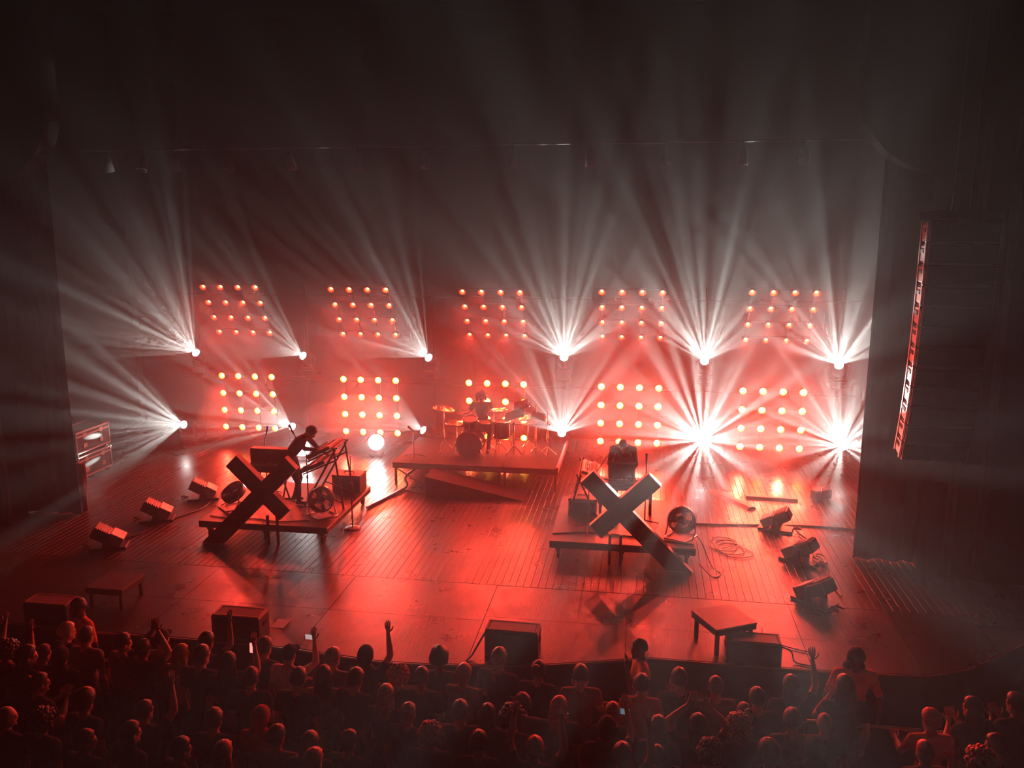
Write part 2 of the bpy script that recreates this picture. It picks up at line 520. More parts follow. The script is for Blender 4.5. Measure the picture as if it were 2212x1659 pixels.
def lamp_panel(x, y, z, pitch, yaw, kind, watts, label):
    t = thing('lamp_panel', label, 'stage light', (x, y, z), 0, 'red sixteen-lamp panels')
    t.rotation_euler = (pitch, 0, yaw)
    fr = MB()
    for a in (-.675, -.225, .225, .675):
        fr.rbox((a, .045, 0), (.04, .03, 1.53), .006)
        fr.rbox((0, .075, a), (1.53, .03, .04), .006)
    fr.build('frame', M['black'], t)
    bpy.context.view_layer.update()
    inv = t.matrix_world.inverted()
    for xx in (-.4, .4):
        top = inv @ V((x + xx, 6.6, 3.9 if kind == 'high' else 1.72))
        MB().cyl((xx, .07, .45), top, .016, n=8).build('hanger', M['black'], t)
        MB().ball(top, .04, 8, 6).build('hanger_clamp', M['black'], t)
    for j in range(4):
        for i in range(4):
            loc = (-.675 + .45 * i, -.01, -.675 + .45 * j)
            b = link('lamp', bowl_me, t, loc)
            link('can', can_me, b)
            link('bulb', bulb_me[kind], b, (0, .008, 0))
            if (i + j) % 2 == 0:
                l = bpy.data.lights.new('lamp_light', 'SPOT')
                l.energy = watts
                l.color = LAMP_RGB
                l.spot_size = LAMP_SPREAD[kind]
                l.spot_blend = 1.0
                l.shadow_soft_size = .05
                link('lamp_light', l, t, (loc[0], -.10, loc[2]), (PI / 2, 0, PI))
    return t
PX = [(-6.45, 'outermost {} red lamp panel on the flight case side'), (-3.2, '{} red lamp panel behind the bent-over keyboard player'),
      (0.0, '{} red lamp panel behind the drummer'), (3.22, '{} red lamp panel behind the hunched keyboard player'), (6.5, 'outermost {} red lamp panel on the speaker column side')]
UP = [(5.99, 3.58, 29), (6.03, 3.57, 31), (6.03, 3.58, 35), (5.98, 3.61, 34), (5.92, 3.63, 32)]
LO_B = [.6, 1.0, 1.0, 1.8, 1.7]
for k, (x, lab) in enumerate(PX):
    y, z, p = UP[k]
    lamp_panel(x, y, z, math.radians(p), 0, 'high', UPPER_W, lab.format('raised downward-tilted'))
    lamp_panel(x, 6.32, 1.17, math.radians(2), 0, 'mid' if k == 0 else 'low', LOWER_W * LO_B[k], lab.format('low upright'))

# two blinding white floor lamps behind the keyboard player
def floor_blinder(x, y, z, aim, label):
    t = thing('floor_blinder', label, 'stage light', (x, y, 0), 0, 'white floor blinders')
    d = (V(aim) - V((x, y, z))).normalized()
    q = d.to_track_quat('Z', 'Y').to_matrix().to_4x4()
    T = Matrix.Translation((0, 0, z)) @ q
    MB().rbox((0, 0, .03), (.3, .3, .06), .01).build('base', M['black'], t)
    MB().rbox((0, 0, z * .5), (.06, .06, z - .06), .01).build('post', M['black'], t)
    hd = MB().lathe([(0, -.16), (.12, -.14), (.23, .0), (.23, .03), (.21, .03), (.14, -.05), (0, -.06)], 16, T).build('housing', M['black'], t)
    MB().ball((0, 0, .01), (.20, .20, .06), 18, 10, T).build('bulb', WHITE_BULB, hd)
    l = bpy.data.lights.new('glare', 'SPOT')
    l.energy = BLINDER_W; l.color = (1, .95, .93); l.spot_size = math.radians(70); l.spot_blend = .6; l.shadow_soft_size = .06
    lo = link('glare', l, t, V((0, 0, z)) + d * .09)
    lo.rotation_euler = d.to_track_quat('-Z', 'Y').to_euler()
WHITE_BULB = mat('white_bulb', (1, 1, 1), .3, emit=(1, .97, .95), strength=12.0)
WHITE_BULB.cycles.emission_sampling = 'NONE'
floor_blinder(-4.62, 5.25, .30, (0, -8, 3.5), 'blinding white floor lamp seen under the arms of the bent-over keyboard player')
floor_blinder(-2.98, 5.95, .33, (1, -8, 3.5), 'blinding white floor lamp standing clear between the keyboard player and drum riser')
# ---------------------------------------------------------------- risers
M['riser_top'] = mat('riser_ply', (.12, .085, .075), .42, noise=.25, scale=3)
M['alu'] = mat('dark_aluminium', (.10, .095, .095), .35, .6)
RZ = .355
def rolling_riser(x, y, label):
    t = thing('rolling_riser', label, 'riser', (x, y, 0), 0, 'rolling keyboard risers')
    S = 2.44
    MB().rbox((S / 2, S / 2, RZ - .012), (S, S, .024), .004).build('deck', M['riser_top'], t)
    for a, b, c, d in ((S / 2, .02, S, .04), (S / 2, S - .02, S, .04), (.02, S / 2, .04, S - .08), (S - .02, S / 2, .04, S - .08), (S / 2, S / 2, .04, S - .08)):
        MB().rbox((a, b, RZ - .075), (c, d, .10), .008).build('side_rail', M['alu'], t)
    for a in (.14, S / 2, S - .14):
        for b in (.14, S - .14):
            k = MB().rbox((a, b, .20), (.09, .09, .09), .01).rbox((a, b, .165), (.035, .11, .10), .008).build('caster', M['black'], t)
            MB().cyl((a - .022, b + .03, .075), (a + .022, b + .03, .075), .075, n=14).build('wheel', M['matte'], k)
    return t
rolling_riser(-4.40, 0, 'rolling wooden riser under the bent-over keyboard player')
rolling_riser(2.0, 0, 'rolling wooden riser under the hunched keyboard player')
DZ = .508
M['carpet'] = mat('black_carpet', (.03, .024, .024), .8, noise=.25, scale=30, spec=.25)
t = thing('drum_riser', 'wide dark drum riser on legs with open underside', 'riser', (-1.88, 3.70, 0))
for (x0, x1) in ((0, 2.44), (2.44, 3.66)):
    MB().rbox(((x0 + x1) / 2, 1.15, DZ - .02), (x1 - x0 - .004, 2.30, .04), .004).build('deck', M['carpet'], t)
    for yy in (.03, 2.27):
        MB().rbox(((x0 + x1) / 2, yy, DZ - .085), (x1 - x0 - .004, .05, .09), .006).build('side_rail', M['alu'], t)
    for xx in (x0 + .03, x1 - .03):
        MB().rbox((xx, 1.15, DZ - .085), (.05, 2.18, .09), .006).build('side_rail', M['alu'], t)
    for xx in (x0 + .06, x1 - .06):
        for yy in (.06, 2.24):
            MB().rbox((xx, yy, (DZ - .13) / 2), (.05, .05, DZ - .13), .006).build('leg', M['alu'], t)
MB().cyl((.08, .06, .36), (.62, .06, .03), .014, n=6).build('brace', M['alu'], t)
MB().rbox((3.64, 1.15, DZ + .012), (.06, 2.3, .05), .006).build('edge_board', mat('edge_board', (.32, .16, .13), .5, noise=.2), t)
# lateral ramp leaning on the front of the drum riser
rmp = thing('access_ramp', 'black wedge ramp sloping along the front of the drum riser', 'ramp', (-.95, 2.98, 0))
MB().add([(0, 0, .44), (2.08, 0, .01), (2.08, .68, .01), (0, .68, .44), (0, 0, .39), (2.08, 0, 0), (2.08, .68, 0), (0, .68, .39)],
         [(0, 1, 2, 3), (4, 7, 6, 5), (0, 4, 5, 1), (1, 5, 6, 2), (2, 6, 7, 3), (3, 7, 4, 0)]).build('ramp_deck', M['matte'], rmp)
for yy in (.03, .65):
    MB().prism([(0, 0), (2.0, 0), (0, .40)], yy - .02, yy + .02).build('side_panel', M['matte'], rmp)

# ---------------------------------------------------------------- the two big X signs
M['x_face'] = mat('x_screen', (.045, .030, .034), .35, noise=.4, scale=3)
M['x_edge'] = mat('x_edge', (.16, .10, .09), .4, noise=.2)
def x_sign(x, mir, label):
    """X-shaped light box of two crossing arms, the longer one reaching the floor; x = the crossing"""
    t = thing('x_sign', label, 'sign', (x, -.13, 0), 0, 'X-shaped light boxes in front of the risers')
    cz = 1.02
    def arm(l0, l1, sgn, dy, nm):
        # runs from +l0 (top) to -l1 (bottom) along a 45 degree diagonal
        dirv = V((sgn * mir, 0, 1)).normalized()
        nrm = V((dirv.z, 0, -dirv.x))
        wd = .145
        a = V((0, 0, cz)) + dirv * l0
        b = V((0, 0, cz)) - dirv * l1
        poly = [a + nrm * wd, a - nrm * wd, b - nrm * wd, b + nrm * wd]
        if nm == 'long_arm':
            poly[2] = V((0, 0, cz)) - dirv * ((cz - .012) / dirv.z + (-nrm.z * wd) / dirv.z) - nrm * wd
            poly[3] = V((0, 0, cz)) - dirv * ((cz - .012) / dirv.z + (nrm.z * wd) / dirv.z) + nrm * wd
        p = [(q.x, q.z) for q in poly]
        ob = MB().prism(p, -.07 + dy, .07 + dy).build(nm, M['x_edge'], t)
        c = sum((V((q[0], 0, q[1])) for q in p), V()) / 4
        ins = []
        for q in p:
            e = V((q[0], 0, q[1])) - c
            ins.append((c.x + e.x * .975, c.z + e.z * .975))
        # screens: split the arm front into tiles
        n = 3 if nm == 'long_arm' else 2
        A0, A1 = V((ins[0][0], 0, ins[0][1])), V((ins[3][0], 0, ins[3][1]))
        B0, B1 = V((ins[1][0], 0, ins[1][1])), V((ins[2][0], 0, ins[2][1]))
        for k in range(n):
            f0, f1 = k / n + .004, (k + 1) / n - .004
            qd = [A0.lerp(A1, f0), B0.lerp(B1, f0), B0.lerp(B1, f1), A0.lerp(A1, f1)]
            MB().prism([(q.x, q.z) for q in qd], -.078 + dy, -.069 + dy).build('screen_tile', M['x_face'], ob)
    arm(.78, 1.6, -1, 0, 'long_arm')
    arm(.78, .56, 1, .002, 'short_arm')
    for k, dx in enumerate((-.16, .02)):
        MB().rbox((dx * mir, .12, .18), (.045, .045, .36 + .35), .006).build('support_post', M['black'], t)
    return t
x_sign(3.182, 1, 'large X-shaped light box in front of the hunched keyboard player')
x_sign(-3.04, -1, 'large X-shaped light box in front of the bent-over keyboard player')

# ---------------------------------------------------------------- stage gear
def stand_mic(t, top, d, M_=None):
    d = V(d).normalized()
    top = V(top)
    b = MB().cyl(top - d * .02, top + d * .13, .013, .022, 8).ball(top + d * .15, .028, 10, 6)
    return b.build('microphone', M['black'], t)
def mic_stand(name, label, base, h, boom=None, foot='tripod', mic=None):
    t = thing(name, label, 'microphone stand', base)
    if foot == 'round':
        MB().lathe([(0, 0), (.15, 0), (.15, .012), (.13, .025), (.03, .032), (0, .032)], 24).build('base', M['grey'], t)
    else:
        for k in range(3):
            a = k * 2 * PI / 3 + .5
            MB().cyl((0, 0, .10), (.28 * math.cos(a), .28 * math.sin(a), .012), .011, n=6).build('leg', M['black'], t)
    MB().cyl((0, 0, .02), (0, 0, h * .62), .013, n=8).cyl((0, 0, h * .60), (0, 0, h), .009, n=8).build('pole', M['black'], t)
    MB().cyl((0, 0, h * .58), (0, 0, h * .64), .02, n=8).build('clutch', M['black'], t)
    if boom:
        d = V(boom)
        MB().cyl(V((0, 0, h)) - d * .25, V((0, 0, h)) + d, .008, n=6).build('boom', M['black'], t)
        if mic: stand_mic(t, V((0, 0, h)) + d, mic)
    elif mic: stand_mic(t, (0, 0, h), mic)
    return t

def cable(label, pts, r=.012, m=None):
    """smooth cable through points"""
    P = [V(p) for p in pts]
    out = []
    for i in range(len(P) - 1):
        p0, p1, p2, p3 = P[max(i - 1, 0)], P[i], P[i + 1], P[min(i + 2, len(P) - 1)]
        for k in range(6):
            u = k / 6
            out.append(.5 * ((2 * p1) + (p2 - p0) * u + (2 * p0 - 5 * p1 + 4 * p2 - p3) * u * u + (3 * p1 - p0 - 3 * p2 + p3) * u ** 3))
    out.append(P[-1])
    return tag(MB().tube(out, r, 6).build('cable', m or M['black']), label, 'cable')

def keyboard(name, label, L, D, H, nkeys, loc, rot, raised=0.0, body=None, cat='keyboard'):
    """body, panel, white and black keys; local: keys on the -y side"""
    t = thing(name, label, cat, loc)
    t.rotation_euler = rot
    bd = body or M['black']
    MB().rbox((0, D * .5, H * .5), (L, D, H), .012).build('case', bd, t)
    if raised:
        MB().rbox((0, D * .78, H + raised / 2), (L, D * .44, raised), .012).build('rear_panel', bd, t)
    kw = (L - .10) / nkeys
    kd = D * .42
    wm = MB().rbox((0, 0, 0), (kw * .92, kd, .018), .002).mesh('white_key'); wm.materials.append(M['key'])
    bmk = MB().rbox((0, 0, 0), (kw * .55, kd * .6, .018), .002).mesh('black_key'); bmk.materials.append(M['black_gloss'])
    for k in range(nkeys):
        x = -L / 2 + .05 + (k + .5) * kw
        link('white_key', wm, t, (x, .012 + kd / 2, H + .008))
        if k % 7 not in (2, 6): link('black_key', bmk, t, (x + kw / 2, .012 + kd * .68, H + .024))
    for k in range(9):
        MB().cyl((0, 0, 0), (0, 0, .02), .012, n=8).build('knob', M['chrome' if k % 3 == 0 else 'black'], t, (-L * .4 + k * L * .1, D * .72 if not raised else D * .55, H + (0 if not raised else 0)))
    return t
M['key'] = mat('ivory_key', (.75, .72, .68), .3)
M['cream'] = mat('cream_panel', (.62, .50, .44), .45, noise=.1)

def x_stand(label, base, rotz, wd, h, span, cat='keyboard stand'):
    t = thing('keyboard_stand', label, cat, base, rotz)
    for sx in (-1, 1):
        for s_ in (-1, 1):
            MB().cyl((sx * wd / 2, -s_ * span / 2, .015), (sx * wd / 2, s_ * span / 2, h), .017, n=8).build('leg', M['black'], t)
    for s_ in (-1, 1):
        MB().cyl((-wd / 2 - .08, s_ * span / 2, h), (wd / 2 + .08, s_ * span / 2, h), .016, n=8).build('top_bar', M['black'], t)
        MB().cyl((-wd / 2 - .08, s_ * span / 2, .016), (wd / 2 + .08, s_ * span / 2, .016), .016, n=8).build('foot_bar', M['black'], t)
    return t

# left riser: stage piano on its stand
t = keyboard('stage_piano', 'black stage piano with tall back beside the bent-over player', .86, .42, .12, 30, (-3.53, 1.02, RZ + .65), (0, 0, 0), .27)
x_stand('crossed black stand under the stage piano', (-3.53, 1.22, RZ), 0, .55, .645, .34)
# two-tier A-frame stand with tilted keyboards
t = thing('tiered_stand', 'black A-frame stand holding two tilted keyboards', 'keyboard stand', (-2.38, 1.32, RZ))
for yy in (-.30, .30):
    for a, b in (((.36, yy, .0), (.20, yy, 1.20)), ((-.42, yy, .0), (.24, yy, 1.15))):
        MB().cyl(a, b, .02, n=8).build('leg', M['black'], t)
    MB().cyl((-.42, yy, .64), (.24, yy, .94), .016, n=8).build('lower_arm', M['black'], t)
    MB().cyl((-.30, yy, .90), (.28, yy, 1.19), .016, n=8).build('upper_arm', M['black'], t)
    MB().cyl((-.22, yy, .33), (.33, yy, .12), .012, n=6).build('strut', M['black'], t)
MB().cyl((.21, -.32, 1.17), (.21, .32, 1.17), .022, n=8).build('cross_bar', M['black'], t)
keyboard('synthesizer', 'upper tilted synthesizer on the A-frame stand', .74, .50, .07, 25, (-2.66, 1.32, RZ + .945), (math.radians(27), 0, -PI / 2), 0)
keyboard('synthesizer', 'lower tilted synthesizer on the A-frame stand', .84, .56, .07, 29, (-2.82, 1.32, RZ + .665), (math.radians(25), 0, -PI / 2), 0)
def amp_box(name, label, loc, d, cat='amplifier', rotz=0):
    t = thing(name, label, cat, loc, rotz)
    MB().rbox((0, 0, d[2] / 2), d, .015).build('cabinet', M['amp'], t)
    MB().rbox((0, -d[1] / 2 - .004, d[2] * .45), (d[0] * .88, .012, d[2] * .72), .004).build('grille', M['matte'], t)
    MB().tube([(-.1, 0, d[2]), (-.09, 0, d[2] + .03), (.09, 0, d[2] + .03), (.1, 0, d[2])], .01).build('handle', M['matte'], t)
    for sx in (-1, 1):
        for sy in (-1, 1):
            MB().rbox((sx * (d[0] / 2 - .02), sy * (d[1] / 2 - .02), d[2] - .015), (.05, .05, .04), .01).build('corner_guard', M['black'], t)
    return t
M['amp'] = mat('amp_vinyl', (.11, .085, .08), .55, noise=.2, scale=30)
amp_box('amplifier', 'square brown-black amplifier box behind the A-frame stand', (-2.30, 2.14, RZ), (.58, .42, .36))
amp_box('amplifier', 'low black amplifier box beside the crossed cables of the hunched player', (2.46, 1.55, RZ), (.52, .36, .30))

def floor_fan(label, loc, rotz, tilt, wrapped):
    t = thing('floor_fan', label, 'fan', loc, rotz)
    T = Matrix.Translation((0, 0, .30)) @ Matrix.Rotation(tilt, 4, 'X')
    R_, dp = .225, .085
    ring = MB().lathe([(R_, -dp), (R_ + .012, -dp * .5), (R_ + .012, dp * .5), (R_, dp), (R_ - .012, dp), (R_ - .012, -dp), (R_, -dp)], 24, T @ Matrix.Rotation(PI / 2, 4, 'X'))
    shroud = ring.build('shroud', M['fan'], t)
    for side in (-1, 1):
        g = MB()
        for rr in (.06, .10, .14, .18, .21):
            g.tube([T @ V((rr * math.cos(a), side * dp, rr * math.sin(a))) for a in [2 * PI * k / 20 for k in range(21)]], .0035, 4)
        for k in range(12):
            a = 2 * PI * k / 12
            g.cyl(T @ V((.05 * math.cos(a), side * dp, .05 * math.sin(a))), T @ V((R_ * math.cos(a), side * dp, R_ * math.sin(a))), .003, n=4)
        g.build('guard', M['chrome'], shroud)
    for k in range(4):
        a = k * PI / 2
        q = T @ Matrix.Rotation(a, 4, 'Y')
        MB().add([(.03, -.02, -.03), (.19, -.04, -.07), (.20, .03, .07), (.03, .02, .03)], [(0, 1, 2, 3)], q).build('blade', M['grey'], t)
    MB().cyl(T @ V((0, -.06, 0)), T @ V((0, .09, 0)), .055, n=14).build('motor', M['black'], t)
    MB().tube([T @ V((-.24, 0, 0)), (-.26, .0, .16), (-.25, -.08, .03), (-.20, -.24, .014), (.20, -.24, .014), (.25, -.08, .03), (.26, 0, .16), T @ V((.24, 0, 0))], .013, 8).build('stand', M['chrome'], t)
    MB().tube([(-.2, -.1, .014), (-.2, .2, .014), (.2, .2, .014), (.2, -.1, .014)], .012, 8).build('foot', M['chrome'], t)
    if wrapped:
        bag = MB()
        vs, fs = [], []
        n, m_ = 22, 9
        for j in range(m_):
            v = j / (m_ - 1)
            yy = -.13 + .26 * v
            for i in range(n):
                a = 2 * PI * i / n
                rr = (R_ + .035) * (1 - .16 * (2 * v - 1) ** 2) + random.uniform(-.012, .012)
                vs.append(T @ V((rr * math.cos(a), yy + random.uniform(-.012, .012), rr * math.sin(a))))
        for j in range(m_ - 1):
            for i in range(n): fs.append((j * n + i, (j + 1) * n + i, (j + 1) * n + (i + 1) % n, j * n + (i + 1) % n))
        fs += [list(range(n)), list(range((m_ - 1) * n, m_ * n))[::-1]]
        bag.add(vs, fs, None, False)
        bag.build('plastic_wrap', M['wrap'], t)
M['fan'] = mat('fan_shroud', (.14, .12, .12), .3, .5)
def wrap_material():
    m = bpy.data.materials.new('clear_wrap')
    m.use_nodes = True
    m.cycles.emission_sampling = 'NONE'
    nt = m.node_tree
    b = nt.nodes['Principled BSDF']
    tr_ = nt.nodes.new('ShaderNodeBsdfTransparent')
    gl = nt.nodes.new('ShaderNodeBsdfGlossy'); gl.inputs['Roughness'].default_value = .12
    mx = nt.nodes.new('ShaderNodeMixShader'); mx.inputs[0].default_value = .28
    nt.links.new(tr_.outputs[0], mx.inputs[1]); nt.links.new(gl.outputs[0], mx.inputs[2])
    nt.links.new(mx.outputs[0], nt.nodes['Material Output'].inputs['Surface'])
    nt.nodes.remove(b)
    return m
M['wrap'] = wrap_material()
floor_fan('floor fan in clear plastic wrap beside the A-frame keyboard stand', (-2.30, .62, RZ), .9, -.45, True)
floor_fan('floor fan tipped back on the open corner behind the piano X sign', (-4.10, .78, RZ), -.75, -1.0, False)
floor_fan('floor fan in clear plastic wrap at the front corner of the hunched player riser', (4.22, .52, RZ), -.5, -.8, True)

mic_stand('microphone_stand', 'microphone stand with tilted microphone rising behind the stage piano', (-3.82, 1.62, RZ), 1.12, (.05, -.02, .12), 'tripod', (.25, 0, 1))
mic_stand('microphone_stand', 'boom microphone stand reaching over the back of the bent-over player', (-2.62, .80, RZ), 1.10, (-.30, .15, .36), 'tripod', (-.45, .1, .8))
mic_stand('microphone_stand', 'tall round-base stand on the floor beside the A-frame stand riser', (-1.83, .95, 0), 1.42, None, 'round', None)
mic_stand('microphone_stand', 'boom microphone stand leaning in front of the hunched player', (2.62, .62, RZ), .86, (.32, .58, .385), 'tripod', (.42, .3, .7))
mic_stand('microphone_stand', 'straight microphone stand beside the hunched player', (3.60, .98, RZ), 1.16, None, 'tripod', (-.02, .1, 1))
mic_stand('microphone_stand', 'lone low microphone stand on the empty side of the drum riser', (-1.50, 4.10, DZ), .62, None, 'tripod', (-.5, -.3, .6))

# right riser: keyboard table, tilted synth, white synth
t = thing('keyboard_table', 'wide black keyboard table in front of the hunched player', 'table', (3.24, 1.72, RZ))
MB().rbox((0, 0, .50), (1.10, .46, .08), .012).build('tabletop', M['black'], t)
for sx in (-1, 1):
    for sy in (-1, 1):
        MB().rbox((sx * .46, sy * .18, .23), (.05, .05, .46), .006).build('leg', M['black'], t)
MB().rbox((0, .18, .2), (.9, .03, .04), .006).build('stretcher', M['black'], t)
keyboard('synthesizer', 'flat synthesizer with lit keys on the wide black table', 1.02, .36, .06, 36, (3.24, 1.86, RZ + .545), (0, 0, PI), 0)
t = keyboard('synthesizer', 'dark tilted synthesizer hiding the chest of the hunched player', .50, .40, .07, 16, (3.16, 1.78, RZ + .60), (math.radians(62), 0, PI), 0)
MB().cyl((-.18, .2, -.01), (-.18, .0, -.10), .012, n=6).build('prop_leg', M['black'], t)
t = keyboard('synthesizer', 'cream synthesizer with striped panel propped beside the hunched player', .82, .36, .06, 26, (2.74, 1.85, RZ + .66), (math.radians(20), 0, PI / 2 + .04), 0, M['cream'])
for k in range(4):
    MB().rbox((0, .19 + k * .035, .064), (.5 - .06 * (k % 2), .012, .008), .002).build('panel_stripe', M['matte'], t)
t = thing('keyboard_stand', 'slim slanted stand beneath the cream synthesizer', 'keyboard stand', (2.44, 1.9, RZ))
for yy in (-.42, .32):
    MB().cyl((-.22, yy - .2, .012), (-.02, yy, .74 + (.12 if yy > 0 else .0)), .018, n=8).build('leg', M['black'], t)
    MB().cyl((.30, yy - .2, .012), (-.10, yy, .74 + (.12 if yy > 0 else .0)), .018, n=8).build('leg', M['black'], t)
MB().cyl((-.06, -.5, .70), (-.06, .4, .82), .016, n=8).build('top_bar', M['black'], t)

# ---------------------------------------------------------------- drum kit
t = thing('drum_kit', 'drum kit on the riser with gold cymbals and dark shells', 'drum kit', (-.3, 4.5, DZ))
M['shell'] = mat('drum_shell', (.05, .03, .03), .3)
M['skin_head'] = mat('drum_head', (.35, .30, .28), .5)
M['gold'] = mat('cymbal_brass', (.85, .55, .22), .25, .95)
def drum(nm, c, r, d, axis='z', tilt=(0, 0, 0)):
    T = Matrix.Translation(V(c)) @ Euler(tilt).to_matrix().to_4x4()
    if axis == 'y': T = T @ Matrix.Rotation(PI / 2, 4, 'X')
    o = MB().lathe([(r, -d / 2), (r, d / 2)], 24, T).build(nm, M['shell'], t)
    MB().lathe([(0, d / 2 - .004), (r, d / 2 - .004)], 24, T, False).build('drum_head', M['skin_head'], o)
    MB().lathe([(0, -d / 2 + .004), (r, -d / 2 + .004)], 24, T, False).build('drum_head', M['skin_head'] if axis != 'y' else M['shell'], o)
    for e in (-d / 2, d / 2):
        MB().lathe([(r + .012, e - .018), (r + .012, e + .018), (r - .006, e + .018), (r - .006, e - .018), (r + .012, e - .018)], 24, T).build('hoop', M['chrome'] if axis != 'y' else M['black'], o)
    for k in range(8):
        a = k * PI / 4
        MB().cyl(T @ V(((r + .012) * math.cos(a), (r + .012) * math.sin(a), -d * .4)), T @ V(((r + .012) * math.cos(a), (r + .012) * math.sin(a), d * .4)), .008, n=5).build('lug', M['chrome'], o)
def cymbal(c, r, tilt, hat=False):
    T = Matrix.Translation(V(c)) @ Euler(tilt).to_matrix().to_4x4()
    o = MB().lathe([(0, .035), (.03, .033), (.05, .018), (r * .6, .006), (r, -.012), (r, -.016), (r * .6, .001), (.05, .012), (0, .026)], 28, T).build('cymbal', M['gold'], t)
    if hat: MB().lathe([(0, -.05), (.05, -.04), (r, -.02), (r, -.024), (0, -.055)], 28, T).build('bottom_cymbal', M['gold'], o)
    MB().cyl((c[0], c[1], c[2] + .06), (c[0], c[1], .25), .011, n=8).build('cymbal_stand', M['chrome'], t)
    for k in range(3):
        a = k * 2 * PI / 3 + .3
        MB().cyl((c[0], c[1], .28), (c[0] + .24 * math.cos(a), c[1] + .24 * math.sin(a), .01), .010, n=6).build('stand_leg', M['chrome'], t)
drum('bass_drum', (0, .05, .29), .285, .40, 'y')
drum('rack_tom', (-.02, .18, .72), .16, .2, 'z', (.35, 0, 0))
drum('snare_drum', (.30, .38, .62), .175, .15, 'z', (.1, 0, 0))
drum('floor_tom', (.70, .24, .58), .19, .34)
cymbal((-.64, .2, 1.03), .25, (.10, .22, 0))
cymbal((.60, .28, 1.02), .225, (.06, -.05, 0))
cymbal((-.35, .22, .70), .26, (.05, .06, 0), True)
cymbal((1.25, .5, .82), .22, (.1, -.2, 0))
for k in range(3):
    a = k * 2 * PI / 3
    MB().cyl((.70 + .19 * math.cos(a), .24 + .19 * math.sin(a), .75), (.70 + .22 * math.cos(a), .24 + .22 * math.sin(a), .01), .009, n=6).build('tom_leg', M['chrome'], t)
    MB().cyl((.30, .38, .3), (.30 + .22 * math.cos(a), .38 + .22 * math.sin(a), .01), .009, n=6).build('snare_leg', M['chrome'], t)
MB().cyl((.30, .38, .28), (.30, .38, .55), .012, n=8).build('snare_post', M['chrome'], t)
for sx in (-1, 1):
    MB().cyl((sx * .24, -.1, .18), (sx * .36, -.16, .01), .01, n=6).build('bass_spur', M['chrome'], t)
MB().rbox((0, .48, .03), (.09, .26, .02), .004, None, (.25, 0, 0)).build('bass_pedal', M['chrome'], t)
# electronic pads on a rack
rack = thing('pad_rack', 'chrome rack with dark electronic drum pads beside the drummer', 'drum pads', (.95, 4.72, DZ))
for xx, hh in ((-.28, 1.10), (.22, 1.18), (.48, 1.05)):
    MB().cyl((xx, 0, .02), (xx, 0, hh), .018, n=8).build('post', M['chrome'], rack)
    for k in range(3):
        a = k * 2 * PI / 3 + xx
        MB().cyl((xx, 0, .22), (xx + .22 * math.cos(a), .22 * math.sin(a), .012), .012, n=6).build('foot', M['chrome'], rack)
    MB().rbox((xx, 0, .72), (.05, .05, .06), .01).build('clamp', M['black'], rack)
MB().cyl((-.34, 0, .72), (.54, 0, .72), .016, n=8).build('cross_bar', M['chrome'], rack)
for c, r_, tl in (((-.12, -.02, 1.16), (.42, .30, .05), (.45, -.35, 0)), ((-.26, -.08, .95), (.46, .30, .05), (.4, -.3, 0)), ((.28, -.02, .92), (.36, .26, .05), (.4, .2, 0))):
    p_ = MB().rbox(c, r_, .02, None, tl).build('drum_pad', M['black_gloss'], rack)
    MB().rbox((c[0], c[1] - .012, c[2] + .027), (r_[0] * .8, r_[1] * .8, .008), .003, None, tl).build('pad_rubber', M['matte'], p_)
st = thing('drum_stool', 'round padded drum stool under the drummer', 'stool', (-.16, 5.30, DZ))
MB().lathe([(0, .40), (.14, .40), (.165, .42), (.165, .46), (.14, .475), (0, .475)], 20).build('seat', M['black'], st)
MB().cyl((0, 0, .1), (0, 0, .41), .018, n=8).build('post', M['chrome'], st)
for k in range(3):
    a = k * 2 * PI / 3 + .2
    MB().cyl((0, 0, .16), (.22 * math.cos(a), .22 * math.sin(a), .012), .012, n=6).build('leg', M['chrome'], st)

# ---------------------------------------------------------------- floor lights along both sides
M['pale'] = mat('pale_panel', (.52, .48, .48), .4, noise=.08)
def floor_light(x, y, side, rotz, label):
    """low tray with tilted lamp head; pale diffuser faces the middle of the stage"""
    t = thing('floor_light', label, 'stage light', (x, y, 0), rotz, 'low side lights along both wings')
    s_ = side
    MB().rbox((0, 0, .025), (.62, .34, .05), .012).build('tray', M['black'], t)
    for yy in (-.19, .19):
        MB().prism([(-.08, .03), (.10, .03), (.04, .26), (-.02, .26)], yy - .012, yy + .012).build('yoke', M['black'], t)
    T = Matrix.Translation((0, 0, .24)) @ Matrix.Rotation(s_ * .55, 4, 'Y')
    hd = MB().rbox((-s_ * .10, 0, -.02), (.32, .34, .20), .02, T).build('lamp_head', M['black'], t)
    MB().rbox((s_ * .15, 0, .02), (.24, .35, .18), .012, T).build('diffuser', M['pale'], t)
    for k in range(6):
        MB().rbox((-s_ * (.02 + k * .04), 0, .085), (.014, .30, .03), .003, T).build('cooling_fin', M['black'], hd)
    MB().tube([(-s_ * .30, -.05, .06), (-s_ * .38, -.02, .10), (-s_ * .45, .06, .05), (-s_ * .40, .12, .02), (-s_ * .32, .05, .05), (-s_ * .42, -.06, .03)], .012, 6).build('power_lead', M['matte'], t)
floor_light(-5.78, -.62, 1, .38, 'low side light nearest the small low table on the piano side')
floor_light(-5.72, .80, 1, .38, 'middle low side light on the flight case side')
floor_light(-5.50, 2.15, 1, .38, 'low side light behind the piano riser, farthest upstage')
floor_light(6.05, 2.12, -1, -.30, 'low side light farthest upstage on the speaker column side, at the cable ramp end')
floor_light(6.22, .62, -1, -.55, 'middle low side light with a coiled cable on the speaker column side')
floor_light(6.15, -1.0, -1, -.75, 'low side light nearest the audience on the speaker column side')

